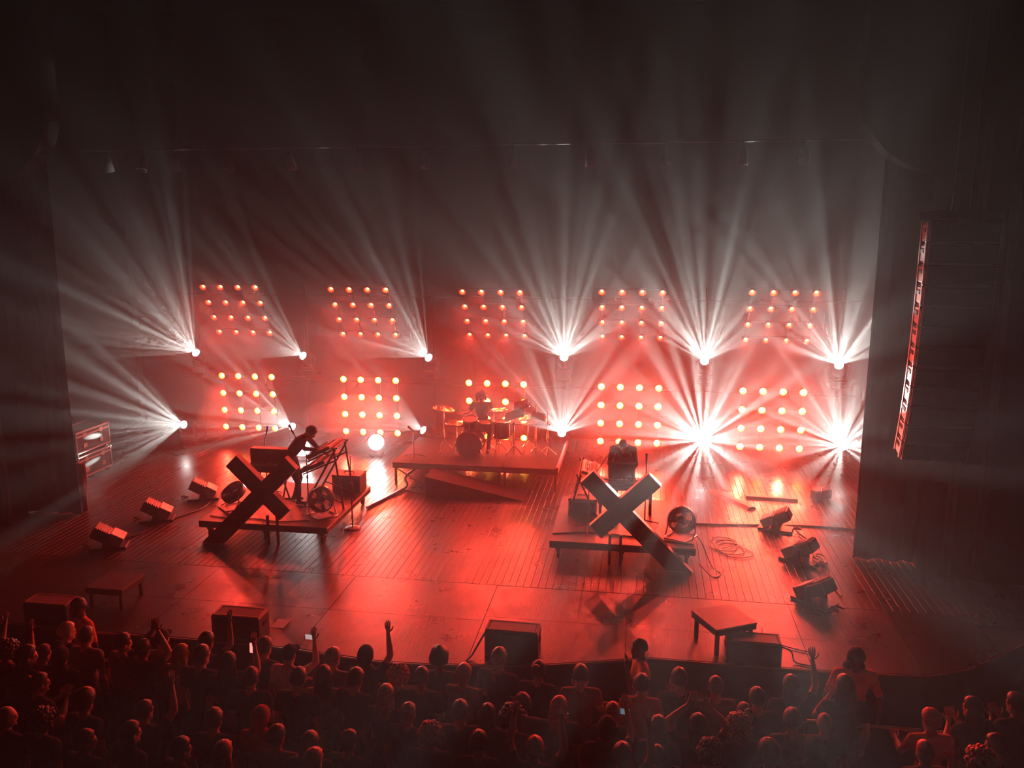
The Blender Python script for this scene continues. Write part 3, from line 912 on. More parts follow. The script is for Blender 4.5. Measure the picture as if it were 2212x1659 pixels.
# ---------------------------------------------------------------- front of stage
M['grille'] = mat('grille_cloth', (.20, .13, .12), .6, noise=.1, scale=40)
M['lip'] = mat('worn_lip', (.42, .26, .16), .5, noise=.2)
def front_fill(x0, x1, y0, y1, h, label, lip, rotz=0):
    t = thing('front_speaker', label, 'speaker', ((x0 + x1) / 2, (y0 + y1) / 2, 0), rotz, 'low speakers along the stage edge')
    w_, d_ = x1 - x0, y1 - y0
    MB().prism([(-w_ / 2, 0), (w_ / 2, 0), (w_ / 2, h - .02), (w_ / 2 - .02, h), (-w_ / 2 + .02, h), (-w_ / 2, h - .02)], -d_ / 2, d_ / 2).build('cabinet', M['black'], t)
    MB().rbox((0, 0, h + .004), (w_ - .10, d_ - .07, .012), .003).build('top_grille', M['grille'], t)
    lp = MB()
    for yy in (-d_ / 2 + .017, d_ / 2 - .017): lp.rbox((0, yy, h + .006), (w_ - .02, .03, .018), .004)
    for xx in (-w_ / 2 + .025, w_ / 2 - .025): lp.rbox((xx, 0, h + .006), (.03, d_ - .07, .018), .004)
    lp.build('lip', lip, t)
    MB().rbox((0, -d_ / 2 - .006, h * .5), (w_ - .08, .014, h * .8), .004).build('front_grille', M['matte'], t)
    for sx in (-1, 1):
        MB().rbox((sx * (w_ / 2 + .004), .02, h * .62), (.012, .11, .05), .004).build('handle', M['matte'], t)
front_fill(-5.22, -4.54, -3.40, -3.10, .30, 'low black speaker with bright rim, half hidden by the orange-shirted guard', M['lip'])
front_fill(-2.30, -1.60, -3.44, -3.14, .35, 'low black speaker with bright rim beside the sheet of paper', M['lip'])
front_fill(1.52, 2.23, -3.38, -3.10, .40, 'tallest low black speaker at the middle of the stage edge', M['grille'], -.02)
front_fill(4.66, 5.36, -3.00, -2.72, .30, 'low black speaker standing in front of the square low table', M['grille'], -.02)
def low_table(loc, sz, h, rotz, label):
    t = thing('low_table', label, 'table', loc, rotz)
    MB().rbox((0, 0, h - .015), (sz[0], sz[1], .03), .006).build('tabletop', M['riser_top'], t)
    for sx in (-1, 1):
        MB().rbox((sx * (sz[0] / 2 - .02), 0, h - .065), (.03, sz[1] - .01, .07), .006).build('apron', M['black'], t)
        MB().rbox((0, sx * (sz[1] / 2 - .02), h - .065), (sz[0] - .07, .03, .07), .006).build('apron', M['black'], t)
        for sy in (-1, 1):
            MB().rbox((sx * (sz[0] / 2 - .06), sy * (sz[1] / 2 - .06), (h - .09) / 2), (.05, .05, h - .09), .006).build('leg', M['black'], t)
low_table((4.66, -2.50, 0), (.64, .62), .40, .50, 'square low table beside the speaker and loose cables')
low_table((-4.33, -2.55, 0), (.60, .62), .33, 0, 'square low table behind the orange-shirted guard')
pp = MB()
pp.slab([(-1.65, -3.02), (-1.455, -3.01), (-1.455, -2.75), (-1.65, -2.76)], .003, .006)
tag(pp.build('paper_sheet', mat('paper', (.62, .52, .48), .6)), 'sheet of paper lying flat beside a low speaker', 'paper')

# ---------------------------------------------------------------- flight cases in the wing
M['case'] = mat('case_laminate', (.02, .017, .017), .75, noise=.2, spec=.2)
M['case_edge'] = mat('case_edging', (.16, .14, .13), .5, .3)
def flight_case(loc, d, rotz, label, legs=False):
    t = thing('flight_case', label, 'flight case', loc, rotz)
    z0 = .10
    MB().rbox((0, 0, z0 + d[2] / 2), d, .012).build('body', M['case'], t)
    def bar(a, b): MB().rbox((V(a) + V(b)) / 2, [abs(q) + .035 for q in (V(a) - V(b))], .006).build('edging', M['case_edge'], t)
    x, y = d[0] / 2, d[1] / 2
    for z in (z0, z0 + d[2] * .80, z0 + d[2]):
        for s_ in (-1, 1):
            bar((s_ * x, -y, z), (s_ * x, y, z)); bar((-x, s_ * y, z), (x, s_ * y, z))
    for sx in (-1, 1):
        for sy in (-1, 1):
            bar((sx * x, sy * y, z0), (sx * x, sy * y, z0 + d[2]))
            MB().ball((sx * x, sy * y, z0 + d[2]), .032, 8, 6).build('ball_corner', M['case_edge'], t)
            MB().cyl((sx * (x - .07), sy * (y - .07) - .02, .045), (sx * (x - .07), sy * (y - .07) + .02, .045), .045, n=12).build('wheel', M['matte'], t)
            MB().rbox((sx * (x - .07), sy * (y - .07), .085), (.08, .08, .02), .004).build('wheel_plate', M['case_edge'], t)
    for yy in (-y * .5, y * .5):
        for zz in (.80, .30):
            MB().rbox((x + .006, yy, z0 + d[2] * zz), (.02, .12, .10), .006).build('latch' if zz > .5 else 'recessed_handle', M['case_edge'], t)
    return t
flight_case((-9.05, 3.28, 0), (.60, 1.14, .46), 0, 'lower of two stacked flight cases in the wing')
flight_case((-9.05, 3.28, .56), (.60, 1.14, .46), 0, 'upper of two stacked flight cases in the wing')
flight_case((-8.35, 1.30, 0), (.60, .46, .80), 0, 'upright flight case half hidden by the black curtain')

# ---------------------------------------------------------------- speaker column hanging beside the stage
t = thing('line_array', 'tall curved column of hanging speaker boxes beside the stage', 'speaker', (7.24, -2.3, 5.66))
zc, yc, ang = 0.0, 0.0, -.02
M['array'] = mat('array_box', (.045, .04, .04), .5, noise=.25, scale=12)
M['array_side'] = mat('array_hardware', (.14, .12, .115), .5, .3, noise=.2)
prev = V((0, 0, 0))
for k in range(12):
    ang += .008 + .006 * k * .5
    dirv = V((0, -math.sin(ang) * -1, -math.cos(ang)))
    nxt = prev + dirv * .252
    T = Matrix.Translation((prev + nxt) / 2) @ Matrix.Rotation(ang, 4, 'X')
    b = MB().prism([(-.40, -.118), (.40, -.118), (.40, .118), (-.40, .118)], -.22, .12, T).build('speaker_box', M['array'], t)
    MB().rbox((0, -.228, 0), (.76, .014, .21), .004, T).build('grille', M['matte'], b)
    for sx in (-1, 1):
        MB().rbox((sx * .406, -.05, 0), (.014, .28, .19), .004, T).build('side_plate', M['array_side'], b)
        MB().rbox((sx * .412, -.14, .0), (.018, .05, .25), .004, T).build('rigging_bar', M['array_side'], b)
        MB().rbox((sx * .412, .07, .0), (.018, .04, .25), .004, T).build('rigging_bar', M['array_side'], b)
        MB().rbox((sx * .416, -.03, .03), (.012, .12, .05), .004, T).build('box_handle', M['matte'], b)
    prev = nxt
MB().rbox((0, 0, .08), (.7, .8, .10), .01).build('fly_frame', M['drape'], t)
for sy in (-.3, .3):
    MB().cyl((0, sy, .1), (0, sy, 5.24), .012, n=6).build('hoist_chain', M['chrome'], t)

# ---------------------------------------------------------------- lamps on a pipe high over the stage
t = thing('lighting_bar', 'high dark pipe with hanging lamps above the stage', 'lighting bar', (0, 3.0, 7.15))
MB().cyl((-8.2, 0, 0), (8.2, 0, 0), .025, n=8).build('pipe', M['matte'], t)
for xx in (-7.6, -6.8, -6.1, -4.9, -3.6, -2.2, -.8, .9, 2.4, 3.8, 5.2, 6.3):
    q = Matrix.Translation((xx, 0, -.28)) @ Matrix.Rotation(.5 * math.sin(xx * 3), 4, 'X')
    o = MB().lathe([(0, .17), (.08, .16), (.09, 0), (.10, -.16), (.085, -.16), (.075, 0), (0, .05)], 12, q).build('lamp_can', M['matte'], t)
    MB().rbox((xx, 0, -.09), (.03, .05, .2), .006).build('hook_clamp', M['matte'], o)
for xx in (-6, -2, 2, 6):
    MB().cyl((xx, 0, 0), (xx, 0, 3.99), .006, n=5).build('hanging_wire', M['matte'], t)

# ---------------------------------------------------------------- cables
cable('thick cable bundle running from the drum riser to the piano riser', [(-1.92, 2.05, .03), (-1.75, 2.6, .025), (-1.6, 3.1, .03), (-1.5, 3.5, .05), (-1.62, 3.85, .16), (-1.3, 4.1, .36)], .03)
cable('thin cable looping under the drum riser front', [(-1.5, 3.3, .02), (-1.0, 3.15, .02), (-.98, 3.5, .10), (-1.1, 3.78, .34)], .012)
cable('long black cable lying along the floor towards the black curtain', [(4.55, 2.15, .018), (5.2, 2.2, .018), (6.6, 2.35, .018), (7.4, 2.3, .018), (8.1, 2.2, .018)], .018)
cable('thin cable joining the low side lights on the speaker column side', [(6.42, 1.9, .03), (6.6, 1.4, .015), (6.5, 1.0, .015), (6.62, .4, .02), (6.55, -.2, .015), (6.6, -.75, .03)], .016)
cable('thin cable curling off the front corner of the hunched player riser', [(4.35, 1.0, RZ + .015), (4.55, .55, .30), (4.72, .15, .015), (4.85, -.15, .015), (4.7, -.3, .015), (4.5, -.05, .12)], .009)
pts = []
for k in range(40):
    a = k * .55
    pts.append((4.95 + .02 * k * .35 + .26 * math.cos(a) * (1 + .2 * math.sin(k)), 1.25 + .30 * math.sin(a) - .012 * k, .012 + .002 * (k % 5)))
cable('loose tangle of thin cable loops on the floor by the fan', pts, .008)
cable('thin cable trailing from the speaker at the square low table to the edge', [(5.38, -2.86, .20), (5.5, -2.86, .14), (5.55, -2.9, .02), (5.75, -2.95, .015)], .010)
cable('thin loose cable snaking from behind the square low table', [(5.25, -2.0, .014), (5.25, -2.3, .014), (5.55, -2.5, .014), (5.85, -2.6, .014)], .009)
cable('thin cable hanging off the middle edge speaker', [(1.50, -3.2, .28), (1.44, -3.25, .18), (1.36, -3.38, .05), (1.30, -3.5, .012)], .014)
cable('thin cable linking the low side lights on the flight case side', [(-5.75, -.25, .02), (-5.6, .1, .014), (-5.75, .45, .02)], .014)
cable('cable from the side light to the piano riser corner', [(-5.45, .85, .02), (-5.2, 1.5, .014), (-5.25, 1.95, .02)], .014)
cable('thin cable draped along the piano riser front', [(-4.3, .25, RZ + .012), (-3.9, .18, RZ + .012), (-3.4, .22, RZ + .012), (-2.9, .15, RZ + .012), (-2.4, .3, RZ + .012)], .010)
cable('thin cable crossing the front of the hunched player riser', [(2.02, .32, RZ + .012), (2.6, .45, RZ + .012), (3.2, .42, RZ + .012), (3.9, .28, RZ + .012), (4.42, .16, RZ + .012)], .012)
cable('coiled cable beside the middle side light on the speaker column side', [(6.45 + .1 * math.cos(k * .7) + .005 * k, .55 + .2 * math.sin(k * .7), .02 + .004 * k) for k in range(24)], .012)
for (p, q, lab) in (((5.72, 3.95), (6.75, 3.9), 'long low cable ramp on the floor below the outermost lamp panel'), ((5.05, 4.3), (5.75, 3.2), 'short low cable ramp slanting towards the side light')):
    a, b = V((*p, 0)), V((*q, 0))
    d = b - a
    t = thing('cable_ramp', lab, 'cable ramp', (a + b) / 2, math.atan2(d.y, d.x))
    n = max(2, int(d.length / .35))
    for k in range(n):
        x0, x1 = -d.length / 2 + k * d.length / n, -d.length / 2 + (k + 1) * d.length / n - .004
        MB().add([(x0, -.12, 0), (x1, -.12, 0), (x1, -.05, .055), (x0, -.05, .055), (x0, .12, 0), (x1, .12, 0), (x1, .05, .055), (x0, .05, .055)],
                 [(0, 1, 2, 3), (3, 2, 6, 7), (7, 6, 5, 4), (0, 3, 7, 4), (1, 5, 6, 2), (0, 4, 5, 1)]).build('ramp_segment', M['black'], t)
# smoke machine in the wing
t = thing('smoke_machine', 'small smoke machine on the floor beside the black curtain', 'smoke machine', (7.25, 4.1, 0), .5)
MB().rbox((0, 0, .12), (.40, .22, .20), .02).build('body', M['black'], t)
MB().cyl((-.20, 0, .13), (-.27, 0, .14), .025, .018, 10).build('nozzle', M['chrome'], t)
MB().tube([(-.1, -.12, .16), (-.1, -.13, .30), (.1, -.13, .30), (.1, -.12, .16)], .01).build('handle', M['chrome'], t)

# ---------------------------------------------------------------- drifting smoke
smk = bpy.data.materials.new('smoke')
smk.use_nodes = True
smk.node_tree.nodes.clear()
so = smk.node_tree.nodes.new('ShaderNodeOutputMaterial')
sv = smk.node_tree.nodes.new('ShaderNodeVolumeScatter')
sv.inputs['Density'].default_value = SMOKE_DENSITY
sv.inputs['Anisotropy'].default_value = .35
smk.node_tree.links.new(sv.outputs[0], so.inputs['Volume'])
def smoke(pts, label, seed):
    rnd = random.Random(seed)
    mb = MB()
    for (a, b) in zip(pts, pts[1:]):
        for k in range(7):
            t_ = (k + rnd.random()) / 7
            c = V(a[:3]).lerp(V(b[:3]), t_)
            r = a[3] + (b[3] - a[3]) * t_
            c += V((rnd.uniform(-1, 1), rnd.uniform(-.6, .6), rnd.uniform(-.8, .8))) * r * .55
            mb.ball(c, (r * rnd.uniform(.6, 1), r * rnd.uniform(.6, 1), r * rnd.uniform(.5, .85)), 12, 8)
    me = mb.mesh('smoke_raw')
    ob = bpy.data.objects.new('smoke_raw', me)
    COL.objects.link(ob)
    rm = ob.modifiers.new('r', 'REMESH'); rm.mode = 'VOXEL'; rm.voxel_size = .07; rm.use_smooth_shade = True
    sm = ob.modifiers.new('s', 'SMOOTH'); sm.factor = .5; sm.iterations = 5
    out = bpy.data.meshes.new_from_object(ob.evaluated_get(bpy.context.evaluated_depsgraph_get()))
    bpy.data.objects.remove(ob)
    out.materials.clear(); out.materials.append(smk)
    return tag(link('smoke', out), label, 'smoke', kind='stuff')
smoke([(7.0, 4.25, .16, .06), (6.6, 4.45, .45, .22), (6.2, 4.7, .95, .38)], 'plume of smoke rising from the smoke machine', 1)
smoke([(-7.5, 5.0, .35, .25), (-7.1, 5.25, .8, .38), (-6.7, 5.5, 1.3, .45)], 'red-lit smoke cloud drifting before the outermost low lamp panel', 2)
smoke([(-4.4, 5.5, .8, .40), (-3.6, 5.6, 1.2, .50), (-2.7, 5.7, 1.0, .40)], 'bright smoke cloud behind the bent-over keyboard player', 3)

# ---------------------------------------------------------------- crowd barrier
t = thing('crowd_barrier', 'long black crowd barrier with bright top rail between pit and audience', 'barrier', (0, -3.97, PIT))
M['rail'] = mat('barrier_rail', (.32, .28, .27), .3, .8)
for k in range(10):
    x0 = -4.9 + k * 1.3
    MB().cyl((x0 + .01, 0, 1.10), (x0 + 1.28, 0, 1.10), .026, n=8).build('top_rail', M['rail'], t)
    MB().rbox((x0 + .65, .0, .55), (1.26, .02, 1.04), .004).build('panel', M['matte'], t)
    MB().cyl((x0 + .02, .02, 1.08), (x0 + .02, .26, .02), .02, n=6).build('brace', M['black'], t)
    MB().rbox((x0 + .65, .13, .01), (1.24, .28, .02), .004).build('foot_plate', M['black'], t)
# ---------------------------------------------------------------- people
import numpy as np
SKIN = {'light': mat('skin_light', (.55, .34, .26), .5), 'tan': mat('skin_tan', (.36, .20, .14), .5), 'dark': mat('skin_dark', (.10, .055, .04), .45)}
CLOTH = {k: mat('cloth_' + k, c, .85, noise=.15, scale=14, spec=.2) for k, c in dict(
    black=(.018, .017, .018), dark=(.035, .03, .032), grey=(.16, .15, .15), white=(.55, .52, .50), red=(.42, .04, .035), orange=(.75, .24, .05),
    navy=(.03, .035, .06), brown=(.14, .08, .05), green=(.06, .09, .05), denim=(.06, .07, .10), plaid=(.25, .12, .10)).items()}
HAIR = {k: mat('hair_' + k, c, .5, noise=.35, scale=40, bump=.4) for k, c in dict(black=(.012, .010, .010), brown=(.06, .035, .02), blond=(.42, .27, .13), red=(.45, .06, .03), grey=(.3, .28, .27)).items()}
SHOE = mat('shoe', (.02, .02, .02), .5)
EYE = mat('eye', (.02, .015, .015), .2)

def head_rot(turn, nod, tilt=0.0):
    return Matrix.Rotation(turn, 3, 'Z') @ Matrix.Rotation(-nod, 3, 'X') @ Matrix.Rotation(tilt, 3, 'Y')

def build_body(J, sleeves=.5, voxel=.017, fingers=True):
    """one closed surface from tapered limbs; J holds the joints in metres, facing +y"""
    prim = []
    def cap(a, b, ra, rb, lab): prim.append(('c', V(a), V(b), ra, rb, lab))
    def ell(c, r, lab, R=None): prim.append(('e', V(c), V(r), R or Matrix.Identity(3), None, lab))
    HR = J['head_rot']; H = V(J['head'])
    ell(H + HR @ V((0, -.008, .02)), (.077, .096, .103), 0, HR)
    ell(H + HR @ V((0, .026, -.052)), (.057, .064, .07), 0, HR)
    ell(H + HR @ V((0, .098, -.018)), (.014, .022, .024), 0, HR)
    ell(H + HR @ V((0, .084, .022)), (.05, .016, .014), 0, HR)
    ell(H + HR @ V((0, .080, -.095)), (.026, .022, .018), 0, HR)
    for sx in (-1, 1): ell(H + HR @ V((sx * .079, -.004, -.012)), (.013, .024, .034), 0, HR)
    N_, Cc, W_, P_ = V(J['neck']), V(J['chest']), V(J['waist']), V(J['hip'])
    cap(N_, H + HR @ V((0, -.02, -.05)), .058, .052, 0)
    up = (N_ - Cc).normalized()
    # chest, waist and pelvis follow the spine
    def spine_R(d):
        z = d.normalized(); x = V(J.get('side', (1, 0, 0))); y = z.cross(x).normalized(); x = y.cross(z)
        return Matrix((x, y, z)).transposed()
    ell(Cc, (.168, .112, .19), 1, spine_R(N_ - W_))
    cap(Cc, W_, .125, .118, 1); ell(W_, (.148, .108, .12), 1, spine_R(Cc - P_))
    ell(P_, (.162, .118, .115), 2, spine_R(W_ - P_))
    for s_ in 'LR':
        S_, E_, Wr = V(J['sh' + s_]), V(J['el' + s_]), V(J['wr' + s_])
        cap(N_ - up * .03, S_, .058, .066, 1)
        cap(Cc, S_, .10, .066, 1)
        mid = S_.lerp(E_, sleeves) if sleeves < 1 else E_
        rm = .062 + (.044 - .062) * min(1, sleeves)
        cap(S_, mid, .064, rm, 1)
        if sleeves < 1: cap(mid, E_, rm * .9, .043, 0)
        fl = 0 if sleeves < 1.5 else 1
        cap(E_, E_.lerp(Wr, .35), .044, .043, fl); cap(E_.lerp(Wr, .35), Wr, .043, .027, fl)
        d = (Wr - E_).normalized()
        hd = V(J.get('hd' + s_, d)).normalized()
        cap(Wr, Wr + hd * .075, .027, .030, 0)
        hp, kn, an = V(J['hp' + s_]), V(J['kn' + s_]), V(J['an' + s_])
        cap(P_, hp, .11, .095, 2); cap(hp, kn, .092, .062, 2); cap(kn, kn.lerp(an, .3), .060, .058, 2); cap(kn.lerp(an, .3), an, .058, .042, 2)
        fd = V(J.get('foot' + s_, (0, 1, 0)))
        cap(an + V((0, 0, -.035)) - fd * .03, an + V((0, 0, -.045)) + fd * .15, .042, .034, 3)
    mb = MB()
    for p in prim:
        if p[0] == 'c':
            _, a, b, ra, rb, _l = p
            if (b - a).length > 1e-4: mb.cyl(a, b, ra, rb, 12)
            mb.ball(a, ra, 12, 8); mb.ball(b, rb, 12, 8)
        else:
            _, c, r, R, _n, _l = p
            T = Matrix.Translation(c) @ R.to_4x4()
            mb.ball((0, 0, 0), tuple(r), 14, 10, T)
    me = mb.mesh('person_raw')
    ob = bpy.data.objects.new('person_raw', me)
    COL.objects.link(ob)
    rm = ob.modifiers.new('r', 'REMESH'); rm.mode = 'VOXEL'; rm.voxel_size = voxel; rm.use_smooth_shade = True
    sm = ob.modifiers.new('s', 'SMOOTH'); sm.factor = .5; sm.iterations = 3
    dg = bpy.context.evaluated_depsgraph_get()
    body = bpy.data.meshes.new_from_object(ob.evaluated_get(dg))
    bpy.data.objects.remove(ob)
    bpy.data.meshes.remove(me)
    # which part of the figure each face belongs to
    n = len(body.polygons)
    cs = np.empty(n * 3); body.polygons.foreach_get('center', cs); cs = cs.reshape(-1, 3)
    best = np.full(n, 1e9); lab = np.zeros(n, int)
    for p in prim:
        if p[0] == 'c':
            a, b = np.array(p[1]), np.array(p[2]); ab = b - a
            t_ = np.clip(((cs - a) @ ab) / max(1e-9, ab @ ab), 0, 1)
            d = np.linalg.norm(cs - (a + t_[:, None] * ab), axis=1) - (p[3] + (p[4] - p[3]) * t_)
        else:
            R = np.array(p[3]); q = (cs - np.array(p[1])) @ R / np.array(p[2])
            d = (np.linalg.norm(q, axis=1) - 1) * min(p[2])
        m_ = d < best
        best[m_] = d[m_]; lab[m_] = p[5]
    V0 = [v.co[:] for v in body.vertices]; F0 = [list(p.vertices) for p in body.polygons]; L0 = list(lab)
    bpy.data.meshes.remove(body)
    full = MB(); full.add(V0, F0, None, True)
    if fingers:
        for s_ in 'LR':
            Wr, E_ = V(J['wr' + s_]), V(J['el' + s_])
            d = V(J.get('hd' + s_, Wr - E_)).normalized()
            a = d.cross(V(J.get('palm', (0, 1, 0))))
            if a.length < .1: a = d.cross(V((1, 0, 0)))
            a.normalize(); nn = a.cross(d)
            n0 = len(full.f)
            curl = J.get('curl', .35)
            for k, (off, ln) in enumerate(((-.027, .072), (-.009, .082), (.009, .078), (.026, .062))):
                b0 = Wr + d * .085 + a * off
                b1 = b0 + (d + nn * curl * .5).normalized() * ln * .55 + a * off * .15
                b2 = b1 + (d + nn * curl * 1.6).normalized() * ln * .45
                full.tube([b0 - d * .02, b0, b1, b2], [.0095, .0095, .0085, .0065], 6)
            sg = 1 if s_ == 'L' else -1
            b0 = Wr + d * .03 + a * sg * .025
            full.tube([b0, b0 + (d * .6 + a * sg * .8) * .035, b0 + (d * 1.0 + a * sg * .75 + nn * .2) * .06], [.011, .010, .007], 6)
            L0 += [0] * (len(full.f) - n0)
    n0 = len(full.f)
    for sx in (-1, 1):
        full.ball((0, 0, 0), (.012, .008, .009), 8, 5, Matrix.Translation(H + HR @ V((sx * .031, .086, .006))) @ HR.to_4x4())
    full.ball((0, 0, 0), (.022, .006, .006), 8, 4, Matrix.Translation(H + HR @ V((0, .088, -.058))) @ HR.to_4x4())
    L0 += [4] * (len(full.f) - n0)
    me = full.mesh('body')
    for k in range(5): me.materials.append(None)
    me.polygons.foreach_set('material_index', L0)
    me.update()
    return me

ARMS = {  # elbow, wrist, hand direction; for the arm on +x, from the shoulder
    'down': ((.06, -.03, -.28), (.06, .05, -.53), None),
    'clap': ((.07, .09, -.26), (-.135, .30, -.12), (-.2, .5, .8)),
    'up': ((.10, .14, .18), (.06, .20, .44), (-.1, .1, 1)),
    'phone': ((.07, .22, .04), (.01, .30, .29), (-.2, .2, .9)),
    'over': ((.13, .08, .20), (-.08, .13, .38), (-.4, .2, .8)),
    'pray': ((.06, .20, .10), (-.15, .26, .34), (-.1, 0, 1)),
    'rail': ((.05, .14, -.24), (.0, .40, -.26), (-.1, 1, -.1)),
    'face': ((.06, .16, -.22), (-.10, .20, .02), (-.2, -.1, 1)),
    'side': ((.22, .02, -.16), (.36, .16, -.02), (.4, .8, .3)),
}
def stand_joints(armL='down', armR='down', turn=0.0, nod=0.0, lean=0.0, sway=0.0):
    J = {}
    ln = lean
    J['hip'] = (0, -ln * .1, .93); J['waist'] = (sway * .3, ln * .1, 1.08); J['chest'] = (sway * .6, ln * .3, 1.28); J['neck'] = (sway, -.01 + ln * .5, 1.455)
    J['head'] = (sway, .025 + ln * .62, 1.60)
    J['head_rot'] = head_rot(turn, nod)
    for s_, sx, arm in (('L', -1, armL), ('R', 1, armR)):
        S_ = V((sx * .185 + sway * .9, -.005 + ln * .45, 1.405))
        e, w_, h = ARMS[arm]
        J['sh' + s_] = S_; J['el' + s_] = S_ + V((sx * e[0], e[1], e[2])); J['wr' + s_] = S_ + V((sx * w_[0], w_[1], w_[2]))
        if h: J['hd' + s_] = V((sx * h[0], h[1], h[2]))
        J['hp' + s_] = (sx * .095, -.01, .86); J['kn' + s_] = (sx * .11, .01, .48); J['an' + s_] = (sx * .12, -.02, .085)
    return J

def noise_r(x, y, z, f):
    return .5 * math.sin(f * x + 1.3) * math.sin(f * 1.1 * y + 2.1) + .5 * math.sin(f * .9 * z + .4) * math.sin(f * 1.2 * x + 3.0)
def hair_mesh(kind):
    mb = MB()
    def shell(thick, back=-.55, front=.30, rough=.0, f=20, n=20, m_=14):
        vs, fs = [], []
        for j in range(m_ + 1):
            a = PI * j / m_
            for i in range(n):
                t_ = 2 * PI * i / n
                d = V((math.sin(a) * math.cos(t_), math.sin(a) * math.sin(t_), math.cos(a)))
                lim = back + (front - back) * max(0, min(1, (d.y + .35) / 1.0))
                k = max(0, min(1, (d.z - lim) / .22))
                k = k * k * (3 - 2 * k)
                r = .90 + k * (thick + rough * noise_r(d.x, d.y, d.z, f))
                vs.append((d.x * .080 * r, (d.y * .099) * r - .008, d.z * .107 * r + .02))
        for j in range(m_):
            for i in range(n):
                fs.append((j * n + i, (j + 1) * n + i, (j + 1) * n + (i + 1) % n, j * n + (i + 1) % n))
        mb.add(vs, fs, None, True)
    if kind == 'short': shell(.27, -.5, .36, .05, 9)
    elif kind == 'crop': shell(.17, -.42, .40, .05, 22)
    elif kind == 'long':
        shell(.24, -.75, .40, .05, 12)
        mb.ball((0, -.065, -.14), (.098, .052, .21), 14, 10); mb.ball((0, -.05, -.30), (.085, .04, .12), 12, 8)
        for sx in (-1, 1): mb.ball((sx * .075, -.015, -.12), (.028, .045, .15), 10, 8)
    elif kind == 'curly':
        shell(.25, -.6, .4, .1, 18)
        for k in range(70):
            t_, u = k * 2.39996, 1 - 1.5 * (k + .5) / 70
            q = math.sqrt(max(0, 1 - u * u))
            d = V((q * math.cos(t_), q * math.sin(t_), u))
            if d.y > .5 and d.z < .35: continue
            mb.ball((d.x * .105, d.y * .12 - .012, d.z * .125 + .02), .03 + .008 * math.sin(k * 5), 6, 4)
    elif kind == 'afro':
        shell(.55, -.5, .35, .12, 16)
    elif kind == 'bun':
        shell(.20, -.6, .42, .04, 14); mb.ball((0, -.11, .09), (.045, .042, .042), 10, 8)
    elif kind == 'pony':
        shell(.18, -.6, .42, .04, 14); mb.ball((0, -.115, .02), (.03, .03, .04), 8, 6); mb.ball((0, -.13, -.10), (.032, .028, .12), 10, 8)
    elif kind == 'cap':
        shell(.17, -.1, .12, 0, 1)
        vs = []
        n = 12
        for k in range(n + 1):
            a = PI * k / n
            vs.append((.078 * math.cos(a), .07 + .10 * math.sin(a), .048 + .012 * math.sin(a)))
        lo = [(x, y, z - .008) for x, y, z in vs]
        mb.add(vs + lo, [list(range(n + 1)), list(range(n + 1, 2 * n + 2))[::-1]] + [(k, k + 1, n + 2 + k, n + 1 + k) for k in range(n)], None, False)
        mb.ball((0, -.008, .142), .009, 8, 5)
    elif kind == 'beanie': shell(.22, -.30, .18, .03, 30)
    elif kind == 'hood':
        shell(.32, -1.0, .35, .02, 8); mb.ball((0, -.05, -.13), (.12, .085, .08), 14, 8)
    return mb.mesh('hair')
HAIR_ME = {}
def add_hair(person, kind, m, head, rot3, name='hair'):
    if kind == 'bald': return
    if (kind, m.name) not in HAIR_ME:
        me = hair_mesh(kind); me.materials.append(m); HAIR_ME[(kind, m.name)] = me
    o = link(name, HAIR_ME[(kind, m.name)], person, head)
    o.scale = (1.06, 1.06, 1.04)
    o.rotation_euler = rot3.to_euler()
    return o
BODY_ME = {}
def person(label, loc, rotz, J, key, skin='light', shirt='dark', trousers='dark', hair='short', hcol='brown', sleeves=.5, scale=1.0, group=None, voxel=.017):
    if key not in BODY_ME: BODY_ME[key] = build_body(J, sleeves, voxel)
    t = thing('person', label, 'person', loc, rotz, group)
    t.scale = (scale, scale, scale)
    b = link('body', BODY_ME[key], t)
    for k, m in enumerate((SKIN[skin], CLOTH[shirt], CLOTH[trousers], SHOE, EYE)):
        b.material_slots[k].link = 'OBJECT'
        b.material_slots[k].material = m
    if hair:
        hm = CLOTH[hcol] if hair in ('cap', 'beanie', 'hood') else HAIR[hcol]
        add_hair(t, hair, hm, J['head'], J['head_rot'], {'cap': 'cap', 'beanie': 'beanie', 'hood': 'hood'}.get(hair, 'hair'))
    return t

# ---- the band
J = stand_joints()
J.update(hip=(0, -.16, .90), waist=(0, -.08, 1.04), chest=(0, .05, 1.20), neck=(0, .17, 1.335), head=(0, .285, 1.40), head_rot=head_rot(-.1, .75))
for s_, sx in (('L', -1), ('R', 1)):
    J['sh' + s_] = (sx * .19, .11, 1.29); J['hp' + s_] = (sx * .10, -.14, .83); J['kn' + s_] = (sx * .12, .00 + .03 * sx, .46); J['an' + s_] = (sx * .13, -.06 + .10 * sx, .085)
J['elL'] = (-.27, .27, 1.06); J['wrL'] = (-.20, .48, .95); J['hdL'] = V((.1, 1, -.5))
J['elR'] = (.28, .26, 1.16); J['wrR'] = (.17, .46, 1.12); J['hdR'] = V((-.1, 1, -.2))
person('keyboard player in dark clothes bent forward over tilted keyboards', (-2.98, 1.24, RZ), -PI / 2, J, 'bent', 'tan', 'black', 'black', 'short', 'black', 2.0, voxel=.014)
J = stand_joints()
J.update(hip=(0, -.02, .90), waist=(0, .06, 1.0), chest=(0, .20, 1.09), neck=(0, .32, 1.15), head=(0, .40, 1.195), head_rot=head_rot(0, .75))
